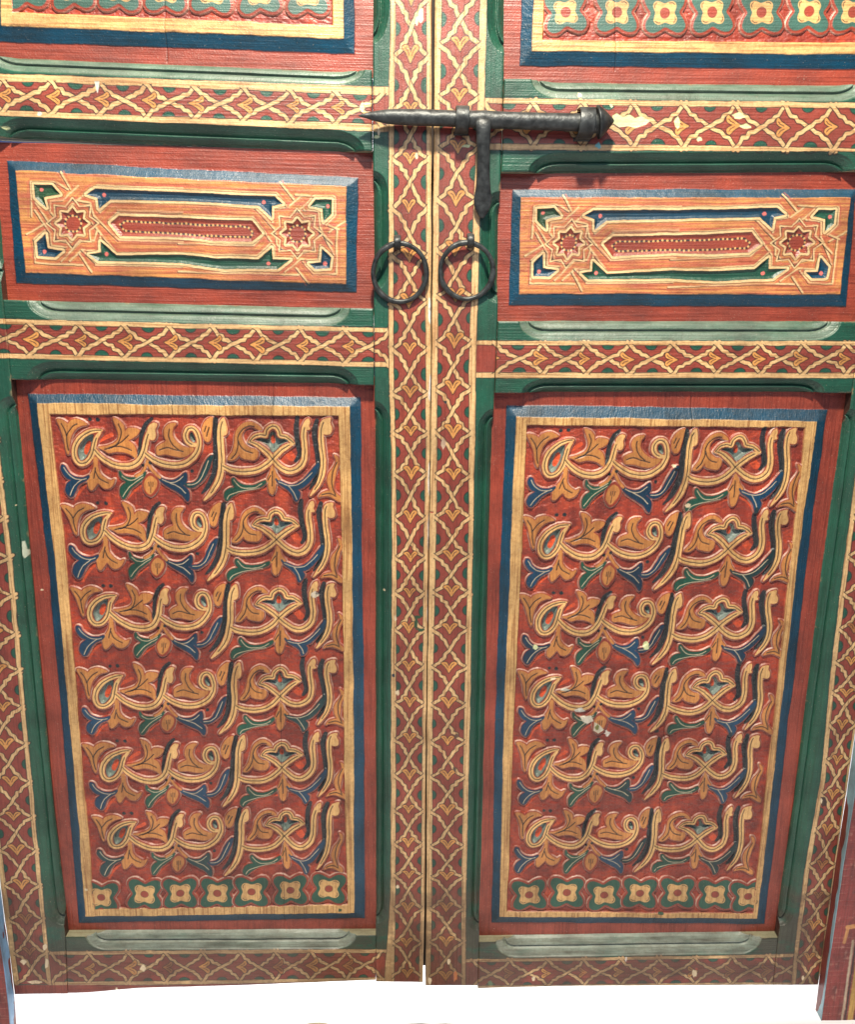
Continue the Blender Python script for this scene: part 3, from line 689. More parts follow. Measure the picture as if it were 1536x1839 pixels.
OCHRES = [fa([(10, 78), (60, 82), (105, 110), (122, 125), (150, 92), (205, 75), (260, 88), (315, 128), (262, 140), (205, 170), (162, 230), (138, 310), (132, 400), (122, 432), (100, 380), (85, 300), (65, 220), (35, 140)]),
          fa([(588, 66), (642, 84), (690, 135), (706, 205), (735, 172), (785, 165), (852, 183), (835, 230), (790, 265), (738, 290), (792, 330), (820, 400), (818, 475), (770, 440), (700, 412), (620, 405), (540, 415), (490, 385), (430, 362), (500, 352), (590, 320), (635, 270), (632, 200), (608, 130)]),
          fa([(1228, 116), (1160, 122), (1116, 170), (1108, 240), (1128, 300), (1070, 330), (1032, 362), (1030, 405), (1045, 438), (1130, 432), (1220, 452), (1300, 458), (1372, 425), (1410, 372), (1330, 362), (1260, 328), (1212, 275), (1192, 222), (1200, 162)]),
          fb([(118, 55), (62, 80), (25, 140), (15, 205), (30, 262), (62, 302), (95, 288), (110, 205), (118, 120)]),
          fa([(385, 470), (420, 470), (428, 560), (445, 620), (495, 672), (562, 706), (600, 690), (575, 752), (530, 782), (480, 772), (432, 725), (412, 745), (370, 797), (342, 782), (328, 732), (322, 690), (350, 640), (378, 585), (388, 530)]),
          fb([(628, 180), (582, 130), (512, 102), (440, 118), (385, 165), (355, 235), (348, 320), (328, 400), (275, 478), (318, 492), (362, 468), (398, 425), (412, 458), (452, 478), (502, 488), (548, 490), (582, 452), (578, 388), (520, 375), (462, 340), (428, 290), (418, 240), (438, 190), (480, 156), (532, 150), (590, 178)]),
          fb([(733, 548), (760, 590), (772, 650), (776, 700), (766, 780), (750, 830), (728, 843), (705, 815), (692, 760), (690, 715), (665, 722), (688, 670), (712, 612)]),
          fb([(1368, 442), (1408, 472), (1412, 540), (1388, 600), (1372, 680), (1362, 760), (1378, 820), (1432, 870), (1432, 915), (1370, 885), (1310, 858), (1245, 858), (1212, 868), (1240, 828), (1300, 806), (1328, 806), (1312, 760), (1298, 690), (1318, 620), (1362, 560), (1386, 500)])]
STEMS = [(fa([(935, 500), (915, 560), (878, 620), (820, 660)]), 13), (fa([(935, 510), (965, 570), (1010, 625), (1060, 672)]), 13), (fb([(735, 560), (765, 640), (800, 690)]), 11)]
BUD = fa([(962, 650), (912, 690), (898, 745), (912, 805), (962, 848), (1008, 800), (1032, 745), (1025, 690)])
BUDRIM = fa([(960, 620), (900, 672), (880, 740), (902, 820), (960, 872), (1018, 835), (1050, 760), (1046, 690), (1000, 645)])
BUDV = [fa([(945, 720), (948, 760)]), fa([(965, 715), (965, 830)]), fa([(988, 718), (985, 765)])]
LEAVES = [  # blue or green leaves with a pale vein: outline, veins, which
    (fa([(65, 545), (92, 558), (112, 600), (150, 640), (210, 670), (280, 675), (335, 658), (310, 692), (250, 722), (215, 762), (190, 820), (162, 862), (130, 846), (105, 800), (116, 742), (148, 712), (168, 692), (120, 672), (80, 626), (60, 582)]),
     [fa([(82, 565), (128, 630), (195, 678), (265, 690), (310, 680)]), fa([(265, 692), (200, 742), (165, 800), (150, 850)])], 'b'),
    (fa([(655, 612), (680, 648), (720, 670), (780, 680), (850, 664), (912, 615), (898, 662), (860, 702), (800, 746), (752, 790), (720, 850), (690, 882), (668, 842), (664, 790), (690, 750), (728, 722), (698, 690), (662, 660)]),
     [fa([(678, 655), (735, 692), (800, 692), (890, 640)]), fa([(890, 665), (800, 725), (738, 782), (685, 862)])], 'g'),
    (fa([(1045, 660), (1085, 685), (1150, 705), (1220, 700), (1278, 664), (1324, 626), (1336, 690), (1318, 735), (1290, 748), (1340, 790), (1362, 850), (1350, 912), (1298, 850), (1220, 800), (1130, 750), (1070, 702)]),
     [fa([(1085, 690), (1165, 722), (1240, 712), (1300, 660)]), fa([(1165, 725), (1260, 770), (1330, 832)])], 'b'),
    (fb([(-146, 740), (-80, 733), (-30, 698), (0, 640), (30, 560), (68, 490), (112, 448), (102, 520), (72, 600), (42, 660), (2, 712), (-60, 762), (-110, 772), (-144, 756)]),
     [fb([(-130, 745), (-60, 740), (0, 690), (40, 600), (80, 500)])], 'b'),
    (fb([(338, 678), (380, 718), (440, 750), (520, 755), (590, 740), (658, 708), (652, 736), (592, 772), (520, 788), (440, 802), (370, 832), (312, 872), (270, 908), (246, 870), (258, 820), (300, 788), (362, 778), (335, 740), (324, 700)]),
     [fb([(342, 695), (390, 752), (450, 778), (560, 770), (625, 735)]), fb([(600, 778), (480, 798), (380, 822), (300, 852), (272, 892)])], 'g'),
    (fb([(775, 688), (830, 720), (910, 750), (980, 740), (1060, 690), (1120, 620), (1197, 532), (1190, 592), (1150, 662), (1100, 722), (1040, 772), (985, 792), (1012, 832), (1002, 882), (970, 908), (938, 840), (880, 780), (810, 732)]),
     [fb([(800, 715), (900, 752), (1000, 742), (1080, 682), (1140, 620)]), fb([(900, 757), (950, 822), (985, 892)])], 'b')]
TEALS = [(fa([(975, 75), (920, 130), (882, 210), (862, 300), (850, 400), (846, 470)]), [14, 18, 18, 17, 15, 8]),
         (fb([(148, 78), (150, 180), (150, 300), (152, 420), (146, 560), (122, 660), (75, 760), (12, 838)]), [20, 23, 23, 23, 23, 22, 19, 8]),
         (fb([(990, 62), (978, 160), (985, 260), (1000, 360), (1008, 440), (968, 505)]), [18, 22, 22, 21, 20, 14]),
         (fb([(1192, 92), (1170, 170), (1165, 250), (1180, 350), (1195, 450), (1200, 560), (1180, 680), (1115, 792)]), [18, 23, 23, 22, 22, 21, 19, 8])]
DOTS = [(fa([(340, 75)])[0], 20), (fa([(418, 80)])[0], 22), (fa([(888, 548)])[0], 18), (fa([(962, 522)])[0], 19), (fa([(1387, 610)])[0], 20)]
SWOOSH = [(fa([(195, 895), (235, 820), (305, 755), (375, 718)]), [16, 15, 11, 6]), (fa([(705, 900), (790, 815), (885, 745)]), [16, 13, 6]), (fa([(1070, 735), (1200, 812), (1330, 880)]), [7, 13, 16]),
          (fb([(290, 915), (420, 845), (560, 805), (672, 792)]), [7, 15, 18, 10]), (fb([(790, 770), (900, 835), (985, 935)]), [8, 14, 16]), (fb([(890, 415), (930, 470)]), [38, 40]), (fa([(440, 300), (560, 235)]), [16, 22])]
VEINS = [fa([(50, 120), (85, 180), (105, 245), (110, 320), (124, 395)]), fa([(215, 125), (160, 160), (120, 215), (105, 245)]),
         fa([(640, 130), (665, 200), (650, 280), (610, 345), (540, 375)]), fa([(740, 240), (660, 312), (560, 370)]), fa([(500, 382), (600, 355), (690, 360), (770, 395)]),
         fa([(1160, 180), (1155, 250), (1190, 330), (1250, 385)]), fa([(1060, 390), (1130, 365), (1210, 385), (1300, 405)]),
         fa([(400, 575), (385, 680)]), fa([(402, 610), (440, 680), (530, 730)]), fb([(55, 150), (40, 200)]), fb([(85, 160), (60, 250)]),
         fb([(548, 152), (490, 150), (420, 190), (382, 260), (385, 340), (362, 420), (315, 476)]), fb([(388, 300), (410, 352), (460, 400), (530, 420)]),
         fb([(733, 612), (732, 760)]), fb([(1390, 520), (1350, 620), (1345, 740), (1382, 845)]), fb([(1240, 845), (1320, 832), (1385, 862)]), fb([(685, 700), (715, 650)])]
LANDMARKS = [
 [(101.8,753.2),(184.4,771.6),(144.8,837.6),(281.9,762),(262.6,826.1),(345.2,785.7),(401.3,749.7),(365.3,899),(489.2,824.4),(491,760.2),(555,752.3),(518.2,852.5),(592.9,751.4),(556.9,890.3),(133.4,894.7),(269.6,892),(488.3,890.3)],
 [(109.1,907.3),(201.2,920.1),(162,979.3),(295.1,912.8),(277.8,975.7),(357,938.3),(415.6,903.7),(371.8,1043.1),(496.3,969.3),(495.8,913.7),(562.3,900),(531.3,999.4),(597.9,903.7),(562.3,1035.9),(146.5,1041.3),(281.4,1036.8),(494,1034.9)],
 [(126.4,1055.5),(209.4,1068.3),(172.9,1124.8),(302.3,1058.3),(289.6,1119.3),(364.3,1081),(423.6,1049.3),(378.8,1182),(501,1110),(500.4,1054.6),(569.5,1044.1),(537,1137.2),(599.4,1049.3),(567.8,1163.6),(157.4,1180.4),(291.4,1178.6),(501,1175.9)],
 [(137.3,1201.9),(221.2,1211.9),(182.9,1273),(312.3,1200.1),(295.9,1259.3),(371.6,1224.7),(429.8,1189.3),(392.9,1317.7),(502.7,1250.9),(502.2,1196.4),(565.1,1183.2),(533.5,1271.1),(601.1,1185.8),(570.4,1301),(170.2,1320.4),(300.5,1315.8),(502.7,1312.4)],
 [(147.3,1337.4),(234.8,1346.5),(195.6,1404.8),(320.5,1337.4),(304.1,1393),(378.8,1358.3),(437.7,1320.2),(399,1448.5),(506.2,1378.2),(506.2,1331.6),(572.1,1314.9),(537,1404.6),(604.7,1317.6),(572.1,1430.1),(187.4,1455.9),(309.6,1445.8),(508,1439.7)],
 [(165.5,1467.4),(245.7,1474.7),(208.4,1524.8),(329.6,1462.8),(315,1514.8),(386.1,1481),(443.8,1451.9),(402.8,1572.2),(510.7,1501.1),(515.8,1454.6),(576,1441.8),(537.7,1528.4),(608.8,1440.9),(568.7,1560.3),(194.7,1575.8),(319.5,1567.6),(515.8,1562.2)]]
LANDMARKS_R = [
 [(947.3,780.1),(1032.1,789.2),(988.3,859.4),(1123.2,783.7),(1102.3,841.1),(1187,807.4),(1251,770),(1195,918),(1322.1,839.3),(1330.3,780.1),(1396,771),(1354.9,867.6),(1430.6,770),(1384,908.6),(959.2,913.1),(1096.8,910.4),(1315.7,911.3)],
 [(940.9,928.3),(1024.8,941),(980.1,1004.8),(1117.8,930.1),(1092.2,987.5),(1176.1,954.7),(1239.2,920.1),(1175.2,1058.6),(1309,985.7),(1317.6,926.4),(1379.5,915.5),(1338.5,1013),(1414.2,916.4),(1371.3,1043.1),(960.1,1057.7),(1090.4,1054),(1299.3,1054)],
 [(933.7,1068.3),(1019.3,1080.1),(976.5,1142.1),(1106.8,1071.9),(1082.2,1123.9),(1163.3,1094.7),(1222.8,1066.4),(1171.5,1192.2),(1291.6,1124.8),(1299.4,1071.9),(1361.4,1061),(1322.2,1149.4),(1395.1,1061),(1356.8,1176.7),(952.8,1194.9),(1085,1190.4),(1284.8,1188.6)],
 [(930.9,1204.6),(1009.3,1215.5),(965.6,1272.1),(1095.9,1206.4),(1074.9,1260.2),(1152.4,1226.5),(1213.7,1201),(1167.9,1314),(1279.9,1258.4),(1286.6,1202.8),(1350.4,1191.8),(1308.5,1279.3),(1381.4,1195.5),(1338.6,1310.3),(950.1,1324.9),(1075.9,1318.5),(1273,1318.5)],
 [(928.2,1332.8),(1005.7,1344.6),(962.9,1403.9),(1085,1335.5),(1067.7,1385.6),(1142.4,1352.8),(1199.2,1325.5),(1157,1435.8),(1267.5,1377.4),(1272.1,1329.1),(1332.3,1318.2),(1293,1400.2),(1364.2,1321.8),(1320.4,1432.1),(945.5,1446.7),(1068.6,1444),(1262.1,1436.7)],
 [(926.4,1459.5),(997.4,1470.6),(957.1,1522.1),(1078.1,1462.3),(1058.6,1509.6),(1133.8,1483.1),(1184.5,1452.5),(1139.4,1565.2),(1252.7,1506.8),(1259.7,1462.3),(1315.3,1448.3),(1276.4,1530.5),(1350.1,1448.3),(1305.6,1562.5),(936.2,1569.4),(1060,1565.2),(1247.2,1561.1)]]
REF = np.array(LANDMARKS[0])

def inscription(F, lm, k, seed):
    leaf = F.leaf; R = random.Random(seed)
    tps = TPS(REF, lm, .3)
    def T(P): return leaf.at(tps(np.asarray(P)), D_TOP)
    spread = lambda q: np.sqrt(((np.array(q) - np.mean(q, 0)) ** 2).sum())
    sc = spread(T(REF)) / spread(REF) * S5                       # zoomed units -> mm
    LE = []
    for P, hw, closed in LETTERS:
        p = smooth(T(P), 4, False); w = resample_vals(np.array(hw) * sc * R.uniform(.85, .93), len(p)); LE.append((p, w))
    allp = T(np.concatenate([REF, [[100, 745], [618, 905]]]))
    # paint on the sunk ground: teal stripes, dots, orange strokes
    for P, hw in SWOOSH: F.stroke(smooth(T(P), 3, False), np.array(resample_vals(hw, 3 * (len(P) - 1) + 1)) * sc, ORANGE * R.uniform(.75, 1.0), .3, wgt=R.uniform(.7, 1.0))
    # relief
    shapes = []
    for P in OCHRES: shapes.append(('o', smooth(T(P), 3)))
    for P, V, c in LEAVES: shapes.append((c, smooth(T(P), 3)))
    for kind, P in shapes:
        w = F.win(P, 9)
        if w is None: continue
        sd = sdf_poly(F.PU[w], F.PW[w], P); raised(F, sd, w, k, 2.2 if kind == 'o' else 3.2, 1.5, D_TOP - .7)
    P = smooth(T(BUDRIM), 3); w = F.win(P, 8); raised(F, sdf_poly(F.PU[w], F.PW[w], P), w, k, 0.5, 1.5, D_TOP - 1.2)
    for P, hw in STEMS:
        p = smooth(T(P), 3, False); w = F.win(p, 9)
        raised(F, sdf_stroke(F.PU[w], F.PW[w], p, hw * sc), w, k, 1.4, 1.5, D_TOP - 1.2)
    for p, hw in LE:
        w = F.win(p, 16); sd = sdf_stroke(F.PU[w], F.PW[w], p, hw); raised(F, sd, w, k, 2.3, 1.5, D_TOP - .4)
    for P in FLAGS:
        p = smooth(T(P), 3); w = F.win(p, 9); raised(F, sdf_poly(F.PU[w], F.PW[w], p), w, k, 2.3, 1.5, D_TOP - .4)
    for P, hw in TEALS: F.stroke(smooth(T(P), 3, False), resample_vals(hw, 3 * (len(P) - 1) + 1) * sc * 1.3, TEAL, .2, wgt=.95)
    # paint on the raised wood
    def inside(P, col, g=.4, wgt=1.0, grow=0.0):
        w = F.win(P, 3)
        if w is None: return
        sd = sdf_poly(F.PU[w], F.PW[w], P) - grow; F.put(w, (.5 - sd / 1.1) * (F.si[w] < .3), col, g, wgt)
    for kind, P in shapes:
        grow = .5 if kind == 'o' else 1.9
        if kind == 'o': col = OCHRE * R.uniform(.85, 1.08)
        elif kind == 'b': col = lin(14, 58, 84) * R.uniform(.55, 1.2) if R.random() < .8 else lin(22, 56, 56) * R.uniform(.7, 1.1)
        else: col = GREEN * R.uniform(.75, 1.0)
        inside(P, col, .45 if kind == 'o' else .25, 1.0, grow)
    for P, hw in STEMS: F.stroke(smooth(T(P), 3, False), hw * sc, OCHRE, .4)
    inside(smooth(T(BUDRIM), 3), RIM, .3); inside(smooth(T(BUD), 3), OCHRE, .4)
    for p, hw in LE:
        w = F.win(p, 12); sd = sdf_stroke(F.PU[w], F.PW[w], p, hw); F.put(w, (.5 - sd / 1.1) * (F.si[w] < .3), CREAM * 1.14, .4)
    for P in FLAGS: inside(smooth(T(P), 3), CREAM * 1.14, .4)
    for outer, core in HOLES:
        P = smooth(T(outer), 3); w = F.win(P, 3); sd = sdf_poly(F.PU[w], F.PW[w], P)
        F.put(w, .5 - (sd - .6) / 1.1, BLACK, .1); F.put(w, .5 - (sd + .2) / 1.1, GREYT, .2)
        dz = np.clip(-sd / 4.0, 0, 1) * 5.0
        F.h[w] = np.where(sd < 0, F.h[w] - dz, F.h[w])
        if core is not None: inside(smooth(T(core), 3), ORANGE * .9, .3)
    # incised lines
    def incise(P, hw, col=BLACK, dep=.6):
        hw = hw * 1.5
        r = F.stroke(P, hw, col, .1, wgt=.95)
        if r is not None: F.h[r[0]] -= dep * np.clip(.8 - r[1], 0, 1)
    for p, hw in LE[:-2] + LE[-1:]: incise(p[1:-4] if len(p) > 20 else p, .64)
    incise(LE[6][0], .64)
    for P in VEINS: incise(smooth(T(P), 3, False), .72)
    for P in BUDV: incise(T(P), .5)
    for P, V, c in LEAVES:
        for v in V: F.stroke(smooth(T(v), 3, False), .5, LIGHT, .1, wgt=.95)
    for c, r in DOTS: F.poly(np.array([T([c])[0] + r * sc * R.uniform(.85, 1.1) * np.array([math.cos(a), math.sin(a)]) for a in np.linspace(0, 6.28, 12, endpoint=False)]), TEAL * .8, .1)

ROWNAMES = {k + 1: 'carved_inscription' for k in range(6)}
ROWNAMES.update({k: 'carved_rosette' for k in range(7, 14)})
def lower_panel(leaf, parent, e0, e1, blue, cream, inner, lms, ros, cracks, chips, seed):
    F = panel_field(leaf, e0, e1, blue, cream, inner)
    for i, lm in enumerate(lms): inscription(F, lm, i + 1, seed + i)
    for i, (x, y) in enumerate(ros): rosette(F, x, y, 34, 29.5, 7 + i, .60)
    for c in cracks: crack(F, c)
    for P, col in chips:
        r = F.poly(leaf.at(P, D_TOP), col, .1)
    F.build('panel', M_V, parent, back=BACK + 8, labels=ROWNAMES)[0]['label'] = 'tall red panel with six carved rows of script above a row of flowers'
lower_panel(LL, leafL, [(2, 668), (108, 1696)], [(685, 676), (688, 1692)],
    [(50, 706.6), (648, 714), (650, 960), (653.7, 1280), (655.5, 1647.7), (142, 1656.5), (124.8, 1450), (85.6, 1000)],
    [(65.6, 724), (628, 731), (633.7, 1100), (636, 1400), (636, 1639.5), (153.6, 1646), (138, 1450), (97.9, 1000)],
    [(89, 743.8), (607.5, 747.3), (612.5, 900), (616, 1100), (618.7, 1400), (624.6, 1625), (170.6, 1633), (154, 1450), (117.4, 1000)],
    LANDMARKS, [(181.7, 1611.5), (259.7, 1605.9), (323.7, 1604), (390.5, 1604), (451.5, 1601.7), (521.6, 1598.4), (590.7, 1596.2)],
    [[(489, 690), (491, 830), (494, 960), (500, 1100), (503, 1250), (506, 1400), (508, 1500), (510, 1620), (512, 1660)], [(118, 725), (119, 744)], [(308, 722), (309, 745)]],
    [(circ(611, 1634, 4, 3), DKGREEN), (circ(72, 1062, 3, 1.4), LIGHT), (circ(155, 1597, 3, 2), LIGHT), (circ(565, 1068, 7, 5), lin(215, 205, 180))], 100)
lower_panel(LR, leafR, [(872, 694), (850, 1702)], [(1550, 694), (1412, 1696)],
    [(909.8, 728), (1486, 735), (1450.6, 1000), (1398, 1450), (1373, 1657.8), (883, 1655.5), (889.7, 1280), (900.7, 960)],
    [(928, 748), (1468.3, 757.4), (1434, 1000), (1384, 1450), (1360, 1649.4), (897.3, 1646.4), (906, 1280), (918, 960)],
    [(946.4, 763.7), (1447, 768.2), (1421, 1000), (1373, 1450), (1353, 1641), (910.8, 1637), (924, 1280), (938, 985)],
    LANDMARKS_R, [(950.7, 1606.8), (1018.4, 1602.9), (1086, 1607.3), (1149.9, 1603.9), (1217.6, 1603.4), (1284.7, 1606.4), (1344.4, 1610)],
    [[(1245, 712), (1244, 770), (1238, 860), (1229, 915), (1219, 1010), (1206, 1100), (1202, 1200), (1194, 1320), (1186, 1450), (1180, 1560), (1176, 1650)], [(1385, 757), (1386, 768)]],
    [(([(1031, 1275), (1044, 1270), (1054, 1279), (1035, 1280)]), lin(205, 205, 190)), ([(1042, 1287), (1062, 1285), (1067, 1295), (1055, 1300), (1047, 1296)], lin(214, 210, 190)), ([(1068, 1297), (1077, 1303), (1085, 1311), (1075, 1318), (1066, 1312)], lin(214, 214, 190)), (circ(1073, 1307, 4, 5), lin(120, 130, 60)), (circ(1091, 1318, 5, 5, 11, .6), WHITE),
     (circ(962, 1162, 4, 5), PALEGREEN), (circ(1161, 1160, 6, 7), PALEGREEN), (circ(993, 1219, 6, 2.5), LIGHT), (circ(1016, 1239, 9, 3), lin(200, 200, 180)), (circ(1216, 844, 4, 3), BLACK), (circ(1212, 838, 4, 3), LIGHT), (circ(1181, 1314, 4), BLACK), (circ(1236, 908, 5, 3), LIGHT), (circ(1188, 1641, 5, 2), DKGREEN)], 200)

# ---- middle panels: star strapwork
fc = lambda P: np.array(P, float) / 3.245 + (20, 300)
fd = lambda P: np.array(P, float) / 3.144 + (320, 310)
CELLS = [(fc([(133, 104), (238, 106), (285, 160), (210, 172), (190, 180), (203, 240), (172, 215), (140, 180)]), DKGREEN * .9, 'carved_recess'),
         (fc([(150, 440), (200, 390), (212, 475), (300, 490), (255, 527), (158, 520)]), BLUE * .8, 'carved_recess'),
         (np.concatenate([fc([(437, 160), (490, 128), (1000, 148)]), fd([(300, 127), (545, 137), (592, 178), (530, 190), (527, 258), (455, 188), (200, 172)]), fc([(980, 200), (580, 190), (512, 245), (503, 182)])]), BLUE * .8, 'carved_recess'),
         (np.concatenate([fc([(455, 512), (522, 498), (522, 435), (612, 515), (980, 512)]), fd([(220, 484), (455, 490), (527, 425), (532, 490), (632, 492), (562, 545), (250, 545)]), fc([(980, 562), (505, 548)])]), GREEN * .8, 'carved_recess'),
         (np.concatenate([fc([(578, 330), (630, 286), (980, 298)]), fd([(200, 268), (420, 272), (474, 345), (415, 392), (200, 384)]), fc([(980, 408), (640, 405)])]), RED * .95, 'carved_cartouche'),
         (fd([(745, 190), (775, 152), (868, 152), (866, 235), (820, 278), (815, 205)]), GREEN * .9, 'carved_recess'),
         (fd([(812, 430), (862, 480), (855, 540), (775, 545), (740, 512), (805, 508)]), BLUE * .9, 'carved_recess')]
STARS = [(fc([(358, 330)])[0], 28.5), (fd([(672, 345)])[0], 28.0)]
LINES = [fc(p) for p in ([(285, 30), (345, 130)], [(470, 122), (365, 215), (335, 240)], [(390, 112), (300, 196), (228, 202), (225, 265), (258, 300)], [(140, 215), (262, 385), (275, 432), (352, 442)], [(135, 255), (228, 388), (236, 462), (322, 470)], [(90, 395), (185, 340)], [(130, 425), (196, 372)],
    [(470, 330), (610, 500)], [(365, 195), (460, 212), (482, 290), (625, 430)], [(580, 192), (515, 268)], [(630, 262), (570, 315)], [(290, 550), (405, 435), (485, 430), (500, 372)], [(340, 552), (412, 486), (510, 492), (520, 400)], [(395, 505), (470, 615)], [(410, 486), (492, 562)], [(112, 90), (255, 88), (330, 132)], [(112, 90), (118, 290)], [(135, 420), (140, 560), (420, 575)], [(500, 110), (1000, 128)], [(620, 255), (1000, 268)], [(625, 430), (1000, 440)], [(600, 505), (1000, 505)], [(492, 572), (1000, 585)])] + \
    [fd(p) for p in ([(572, 58), (655, 160)], [(755, 138), (700, 200), (640, 242)], [(700, 130), (622, 195), (536, 206), (532, 285)], [(708, 212), (790, 220), (800, 312), (878, 465)], [(750, 245), (772, 310), (872, 405)], [(942, 278), (850, 338)], [(905, 325), (845, 300)], [(430, 196), (550, 330), (558, 412), (605, 442)], [(420, 250), (540, 412), (546, 490), (635, 480)],
    [(570, 556), (662, 460), (752, 440), (772, 385)], [(602, 562), (692, 490), (790, 495), (802, 410)], [(705, 505), (762, 572), (892, 575), (895, 330)], [(665, 540), (735, 626)], [(0, 98), (555, 118), (610, 190)], [(0, 245), (420, 256), (490, 345), (425, 412), (0, 402)], [(0, 462), (450, 470), (520, 400)], [(0, 562), (570, 576), (680, 580)], [(660, 128), (885, 138), (890, 240), (835, 300)])]
PINKDOTS = [fc([(172, 133)])[0], fc([(190, 494)])[0], fc([(538, 160)])[0], fc([(550, 508)])[0], fd([(482, 168)])[0], fd([(845, 190)])[0], fd([(508, 513)])[0], fd([(827, 515)])[0]]
LM_M = np.array([(27.3, 307), (622, 335), (621, 510.7), (45.6, 490), (130.4, 401.7), (535, 420), (198.7, 401.7), (470, 419.7)])
LM_MR = np.array([(936, 354.8), (1528.7, 356), (1509.7, 529), (932.9, 527.9), (1022.6, 436.3), (1433.6, 436.3), (1084.7, 438.6), (1365.6, 438.6)])
def mid_panel(leaf, parent, e0, e1, blue, cream, tp, seed):
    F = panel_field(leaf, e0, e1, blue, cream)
    R = random.Random(seed); al = (slice(None), slice(None))
    T = (lambda P: leaf.at(tp(np.asarray(P, float)), D_TOP)) if tp else (lambda P: leaf.at(np.asarray(P, float), D_TOP))
    inn = np.clip(.5 - F.sc / 1.1, 0, 1)
    F.put(al, inn, WOODO, .5)
    st = fbm(F.U / 60, F.W / 2.6, 61); F.put(al, inn * np.clip(st * 2.0 - .1, 0, .55), lin(216, 158, 84), .6); F.put(al, inn * np.clip(-st * 2.4 - .1, 0, .8), lin(178, 92, 66), .8)
    F.si = F.sc
    for P in LINES:                                      # rose streaks along the straps
        p = T(P); t = np.gradient(p, axis=0); t /= np.hypot(*t.T)[:, None] + 1e-9; nn = np.column_stack([-t[:, 1], t[:, 0]])
        for q in (-5.2, 5.2): F.stroke(p + nn * q, 1.0, lin(176, 88, 66), .3, wgt=.6)
    for P in LINES:
        p = T(P); n = len(p); r = F.stroke(p - np.array([.7, .8]), 1.5, BLACK, .1, wgt=.85); F.stroke(p + np.array([.5, .6]), 1.4, LINEC, .3, wgt=.9)
        if r is not None: F.h[r[0]] -= .15 * np.clip(1.0 - r[1], 0, 1)
    def cell(P, col, k, deep, halo):
        w = F.win(P, 14); sd = sdf_poly(F.PU[w], F.PW[w], P)
        F.put(w, .5 - (np.abs(sd - halo - 4.6) - 1.1) / 1.1, lin(176, 88, 66), .3, .6)
        F.put(w, (.5 - (sd - halo - .9) / 1.1), BLACK, .1); F.put(w, .5 - (sd - halo) / 1.1, LINEC, .35)
        F.put(w, .5 - (sd - .3) / 1.0, BLACK * .8, .1); F.put(w, .5 - (sd + .4) / 1.1, col, .3)
        F.h[w] = np.where(sd < 0, D_TOP - deep * np.clip(-sd / 4.5, 0, 1) ** .8 - .0, F.h[w])
        F.lab[w] = np.where(sd < -.2, k, F.lab[w])
        return w, sd
    names = {}
    k = 1
    for P, col, nm in CELLS:
        cell(T(P), col, k, 3.4 if nm != 'carved_cartouche' else 2.6, 4.2); names[k] = nm; k += 1
    for c, r in STARS:
        def star(s): return T(np.array([c + s * r * (1.0 if i % 2 == 0 else .70) * np.array([math.cos(i * math.pi / 8), math.sin(i * math.pi / 8) * .98]) for i in range(16)]))
        P = star(1.62); w = F.win(P, 4); sd = sdf_poly(F.PU[w], F.PW[w], P)
        F.put(w, .5 - (np.abs(sd) - 2.2) / 1.1, BLACK, .1); F.put(w, .5 - (np.abs(sd - .6) - 1.15) / 1.1, LINEC, .3)
        cell(star(1.0), RED * .95, k, 3.2, 3.8); names[k] = 'carved_star'; k += 1
        q = T(np.array([c + r * .52 * np.array([math.cos(a), math.sin(a)]) for a in np.linspace(0, 6.283, 25)]))
        F.stroke(q, 1.3, TEAL, .1)
        for p in q[:-1:2]:
            F.poly(p + 1.9 * np.array([(math.cos(a), math.sin(a)) for a in np.linspace(0, 6.28, 9)[:-1]]) + rng.normal(0, .5, 2), CREAM, .1)
    loop = np.concatenate([fc([(635, 340), (660, 316), (980, 330)]), fd([(100, 295), (390, 308), (422, 338), (405, 365), (100, 355)]), fc([(980, 388), (660, 374), (635, 340)])])
    q = T(loop); F.stroke(q, 1.3, TEAL, .1)
    tt = np.linspace(0, 1, 62)[:-1]
    for p in polyline_at(q, tt): F.poly(p + 1.9 * np.array([(math.cos(a), math.sin(a)) for a in np.linspace(0, 6.28, 9)[:-1]]) + rng.normal(0, .5, 2), CREAM, .1)
    for c in PINKDOTS: F.poly(T(circ(*c, 3.6, 3.6, 10, .15)), lin(214, 110, 100), .1)
    F.build('panel', M_H, parent, back=BACK + 8, labels=names)[0]['label'] = 'narrow wood-coloured panel with star strapwork and dotted red cartouche'
mid_panel(LL, leafL, [(-42, 255), (685, 272)], [(-6, 552), (688, 566)],
    [(12.8, 288.7), (643.5, 319.3), (640.4, 525.8), (29.6, 508.9)], [(27.3, 307), (622, 335), (621, 510.7), (45.6, 490)], None, 5)
mid_panel(LR, leafR, [(883, 296), (1608, 296)], [(880, 590), (1570, 590)],
    [(920.7, 341.2), (1537, 340), (1519.7, 551.9), (913.4, 548.2)], [(936, 354.8), (1528.7, 356), (1509.7, 529), (932.9, 527.9)], TPS(LM_M, LM_MR, .1), 6)

